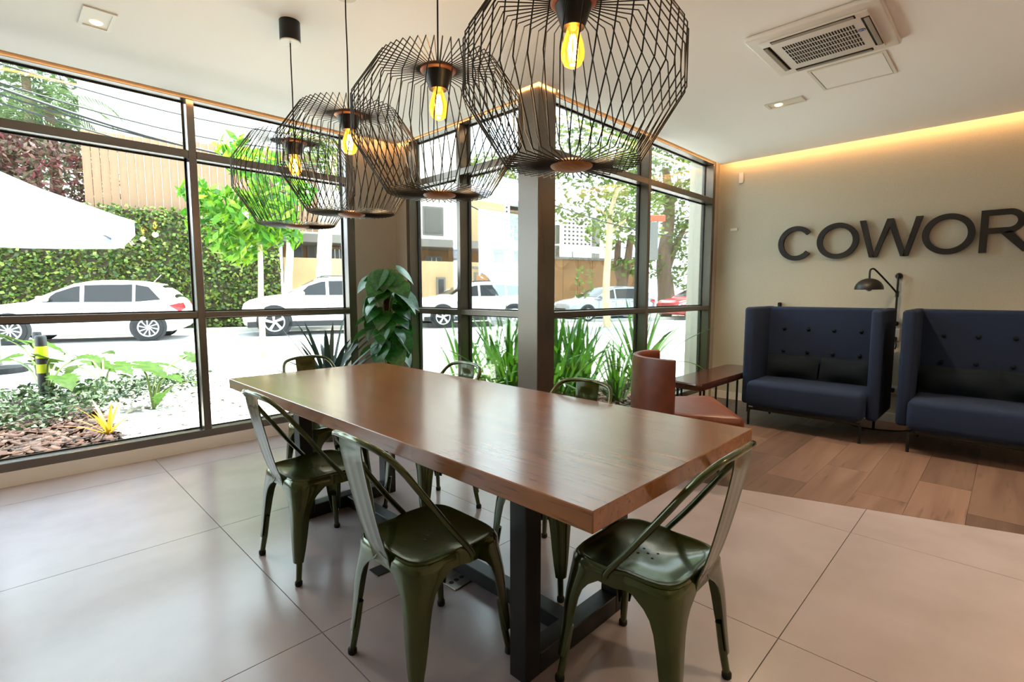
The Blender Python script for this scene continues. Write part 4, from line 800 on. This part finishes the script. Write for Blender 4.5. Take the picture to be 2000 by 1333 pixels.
# ---- cars
def car(name, label, loc, heading, paint, L=4.05, Wd=1.75, Hh=1.47, suv=False, clad=False):
    t = thing(name, label, 'car', loc, heading, 'parked cars'); w_ = Wd/2; k = L/4.05; hz = Hh/1.47; gl = .20 if suv else .17
    def zz(z): return z*hz
    st = [(2.02, .40, .62, .62), (1.98, .28, .72, .80), (1.85, .22, .80, .92), (1.55, .20, .88, .98), (1.10, .20, .94, 1.0), (.75, .20, .985, 1.0), (.2, .20, .97, 1.0), (-.6, .20, .975, 1.0), (-1.3, .20, .99, 1.0), (-1.75, .22, 1.0, .97), (-1.95, .28, .96, .92), (-2.04, .36, .80, .84), (-2.05, .45, .6, .7)]
    if suv: st = [(x, a, min(b+(.06 if x > .8 else .03), 1.08), c) for x, a, b, c in st]
    rings = []
    for x, zb, ztp, wf in st:
        W2 = w_*wf; zb, ztp = zz(zb), zz(ztp); h2 = ztp-zb
        half = [(W2*.86, zb), (W2*.97, zb+.10*h2), (W2, zb+.38*h2), (W2*.995, zb+.70*h2), (W2*.955, zb+.90*h2), (W2*.86, ztp), (W2*.5, ztp+.018)]
        rings.append([(x*k, y, z) for y, z in half]+[(x*k, 0, ztp+.025)]+[(x*k, -y, z) for y, z in half[::-1]]+[(x*k, 0, zb)])
    MB().loft(rings).build('body', paint, t, 35)
    roof = [(.95, .96, .96), (.60, 1.16, .93), (.15, 1.385, .80), (-.15, 1.45, .775), (-.6, 1.47, .77), (-1.1, 1.45, .765), (-1.5, 1.385, .755), (-1.72, 1.22, .80), (-1.95, .95, .86)]
    if suv: roof = [(1.0, 1.0, .96), (.62, 1.22, .92), (.22, 1.41, .82), (-.15, 1.46, .80), (-.6, 1.47, .80), (-1.2, 1.455, .79), (-1.65, 1.40, .78), (-1.85, 1.22, .82), (-1.98, .98, .88)]
    bz = .93 if not suv else .98; rr_ = []
    for x, z, wf in roof:
        z = zz(z); b2 = min(zz(bz), z-.004); hw = w_*.955
        tw = w_*wf; rr_.append([(x*k, hw, b2), (x*k, tw+.015, b2+(z-b2)*.90), (x*k, tw*.93, z-.012), (x*k, tw*.5, z+.012), (x*k, 0, z+.016), (x*k, -tw*.5, z+.012), (x*k, -tw*.93, z-.012), (x*k, -tw-.015, b2+(z-b2)*.90), (x*k, -hw, b2)])
    MB().loft(rr_, True).build('cabin', paint, t, 30)
    rx = np.array([r[0] for r in roof])[::-1]; rz = np.array([r[1] for r in roof])[::-1]; rw = np.array([r[2] for r in roof])[::-1]
    def side(x, z, s):      # point on the cabin flank
        top = zz(np.interp(x, rx, rz)); tw = w_*np.interp(x, rx, rw)+.015; b2 = min(zz(bz), top-.004); f = (zz(z)-b2)/max((top-b2)*.9, .01); return (x*k, s*(w_*.955+(tw-w_*.955)*f+.006), zz(z))
    zb_ = bz+.02; tp = lambda x: np.interp(x, rx, rz)-.085
    wins = [[(.70, zb_), (.02, zb_), (.02, tp(.02)), (.14, tp(.14)), (.45, tp(.45)+.02)], [(-.06, zb_), (-.98, zb_), (-.98, tp(-.98)), (-.06, tp(-.06))], [(-1.04, zb_), (-1.55 if not suv else -1.66, zb_+.05), (-1.30 if not suv else -1.5, tp(-1.30)-.02), (-1.04, tp(-1.04))]]
    for s in (1, -1):
        for w2 in wins:
            P_ = [side(x, z, s) for x, z in w2]; nn = len(P_); cx = [sum(q[i] for q in P_)/nn for i in range(3)]
            b = MB().add(P_+[(q[0], q[1]-s*.02, q[2]) for q in P_], [tuple(range(nn)), tuple(range(nn, 2*nn))[::-1]]+[(i, (i+1) % nn, nn+(i+1) % nn, nn+i) for i in range(nn)]); b.build('side_window', 'car_glass', t)
        MB().rbox(.55*k, .75*k, s*w_*1.0 if s > 0 else -w_*1.0-.16, s*w_*1.0+.16 if s > 0 else -w_*1.0, zz(.97), zz(1.09), .03, 2).build('mirror', paint, t, 60)
        for dx in (.10, -.85): MB().rbox((dx-.08)*k, (dx+.08)*k, s*w_-.01, s*w_+.014, zz(.82), zz(.85), .008, 1).build('door_handle', paint, t)
        for dx in (.78, -.02, -1.0): MB().box((dx-.004)*k, (dx+.004)*k, s*(w_+.0015)-.004, s*(w_+.0015)+.004, zz(.34), zz(.88)).build('door_gap', 'eave_grey', t)
        tl = [(-1.72, .86), (-1.98, .92), (-2.03, .78), (-1.94, .70)]
        ws = lambda x: w_*np.interp(x, [-2.05, -2.04, -1.95, -1.75], [.7, .84, .92, .98])
        b = MB(); P_ = [(x*k, s*(ws(x)+.02), zz(z)) for x, z in tl]; Q = [(x*k-.02, s*(ws(x)-.16), zz(z)) for x, z in tl]; b.add(P_+Q, [(0, 1, 2, 3), (7, 6, 5, 4), (0, 4, 5, 1), (1, 5, 6, 2), (2, 6, 7, 3), (3, 7, 4, 0)]); b.build('tail_light', 'tail_red', t)
        b = MB(); hl = [(1.60, .80), (1.92, .70), (1.95, .62), (1.66, .70)]; wh = lambda x: w_*np.interp(x, [1.55, 1.85, 1.98], [.98, .92, .80]); P_ = [(x*k, s*(wh(x)+.015), zz(z)) for x, z in hl]; Q = [(x*k+.03, s*(wh(x)-.2), zz(z)) for x, z in hl]; b.add(P_+Q, [(0, 1, 2, 3), (7, 6, 5, 4), (0, 4, 5, 1), (1, 5, 6, 2), (2, 6, 7, 3), (3, 7, 4, 0)]); b.build('head_light', 'head_lamp', t)
        if clad: MB().rbox(-1.9*k, 1.9*k, s*w_-.03, s*w_+.012, zz(.22), zz(.36), .01, 1).build('sill_cladding', 'car_black', t)
        for wx in (1.28, -1.28):
            R_ = .325*hz if not suv else .345*hz; cy_ = s*(w_-.083)
            MB().lathe([(.0, -.01), (R_*1.17, -.01), (R_*1.17, .012), (.0, .012)], 32, (wx*k, s*w_, R_+.015), 1).build('wheel_arch', 'car_black', t, 40)
            wh_ = MB().lathe([(R_*.68, -.10), (R_*.94, -.10), (R_, -.06), (R_, .06), (R_*.94, .115), (R_*.70, .115), (R_*.66, .10)], 36, (wx*k, cy_, R_) if s > 0 else (wx*k, cy_, R_), 1, True)
            if s < 0: wh_.v = [(x, 2*cy_-y, z) for x, y, z in wh_.v]
            o = wh_.build('wheel', 'tyre', t, 40); f = s*1.0
            rm = MB(); yo = cy_+s*.108; rm.lathe([(R_*.60, -.01), (R_*.69, -.01), (R_*.69, .01), (R_*.60, .01)], 32, (wx*k, yo, R_), 1, True); rm.lathe([(.0, -.015), (.06, -.015), (.05, .012), (.0, .012)], 16, (wx*k, yo, R_), 1)
            for q in range(10 if not suv else 5):
                a = 2*pi*q/(10 if not suv else 5); wd = .017 if not suv else .04; c0, c1 = Vector((cos(a)*.05, 0, sin(a)*.05)), Vector((cos(a+.22)*R_*.64, 0, sin(a+.22)*R_*.64)); pr = Vector((-sin(a+.1), 0, cos(a+.1)))
                o4 = Vector((wx*k, yo, R_)); rm.add([tuple(o4+c0-pr*wd*.7), tuple(o4+c0+pr*wd*.7), tuple(o4+c1+pr*wd), tuple(o4+c1-pr*wd)]+[tuple(o4+c+Vector((0, -s*.03, 0))) for c in (c0-pr*wd*.7, c0+pr*wd*.7, c1+pr*wd, c1-pr*wd)], [(0, 1, 2, 3), (7, 6, 5, 4), (0, 4, 5, 1), (1, 5, 6, 2), (2, 6, 7, 3), (3, 7, 4, 0)])
            rm.build('rim', 'rim', o)
            MB().lathe([(.0, -.005), (R_*.66, -.005), (R_*.66, .005), (.0, .005)], 24, (wx*k, cy_+s*.06, R_), 1).build('brake_disc', 'car_black', o)
    def panel(nm, i0, i1, f0, f1):
        a, b2 = rr_[i0], rr_[i1]; P_ = []
        for q in (1, 2, 3, 4, 5, 6, 7):
            A_, B_ = Vector(a[q]), Vector(b2[q]); sc_ = .93; P_.append(((A_.lerp(B_, f0)), (A_.lerp(B_, f1))))
        sg = 1 if i0 == 0 else -1
        G = [[(p[j].x+sg*.014, p[j].y*.95, p[j].z+.012) for p in P_] for j in (0, 1)]; MB().sheet(G, .006).build(nm, 'car_glass', t)
    panel('windscreen', 0, 2, .12, .92); panel('rear_window', 6, 8, .12, .8)
    MB().rbox(1.93*k, 2.03*k, -.45, .45, zz(.36), zz(.56), .02, 1).build('grille', 'car_black', t)
    MB().tube([(-1.30*k, 0, Hh-.02), (-1.46*k, 0, Hh+.16)], .008, 6).build('antenna', 'car_white' if paint == 'car_white' else 'car_black', t)
    if suv: 
        for s in (1, -1): MB().tube(smooth_path([(.1*k, s*.60, Hh-.03), (0, s*.60, Hh+.03), (-1.3*k, s*.60, Hh+.02), (-1.45*k, s*.60, Hh-.04)], 3), .016, 6).build('roof_rail', 'car_black', t)
    return t
HD = SA+pi
def wheel_mid(f, off): return Vector((f[0], f[1], GZ+.008))+SD*off+SN*.86
car('hatchback_car', 'white hatchback parked before the ivy wall, farthest left', wheel_mid((.17, 15.86), 1.29), HD, 'car_white')
car('white_suv', 'white sport utility car parked behind the young tree trunk', wheel_mid((5.27, 14.22), 1.36), HD, 'car_white', 4.3, 1.8, 1.62, True, True)
car('compact_suv', 'white compact car parked before the cream house', wheel_mid((10.43, 13.5), 1.30), HD, 'car_white', 4.15, 1.76, 1.55, True, True)
car('grey_sedan', 'silver grey car parked before the tan wall', wheel_mid((16.8, 12.17), 1.29), HD, 'car_grey', 4.3, 1.75, 1.45)
car('red_car', 'small red car parked farthest right under the broad tree', Vector((22.6, 10.2, GZ+.008)), HD, 'car_red', 4.0, 1.7, 1.45)
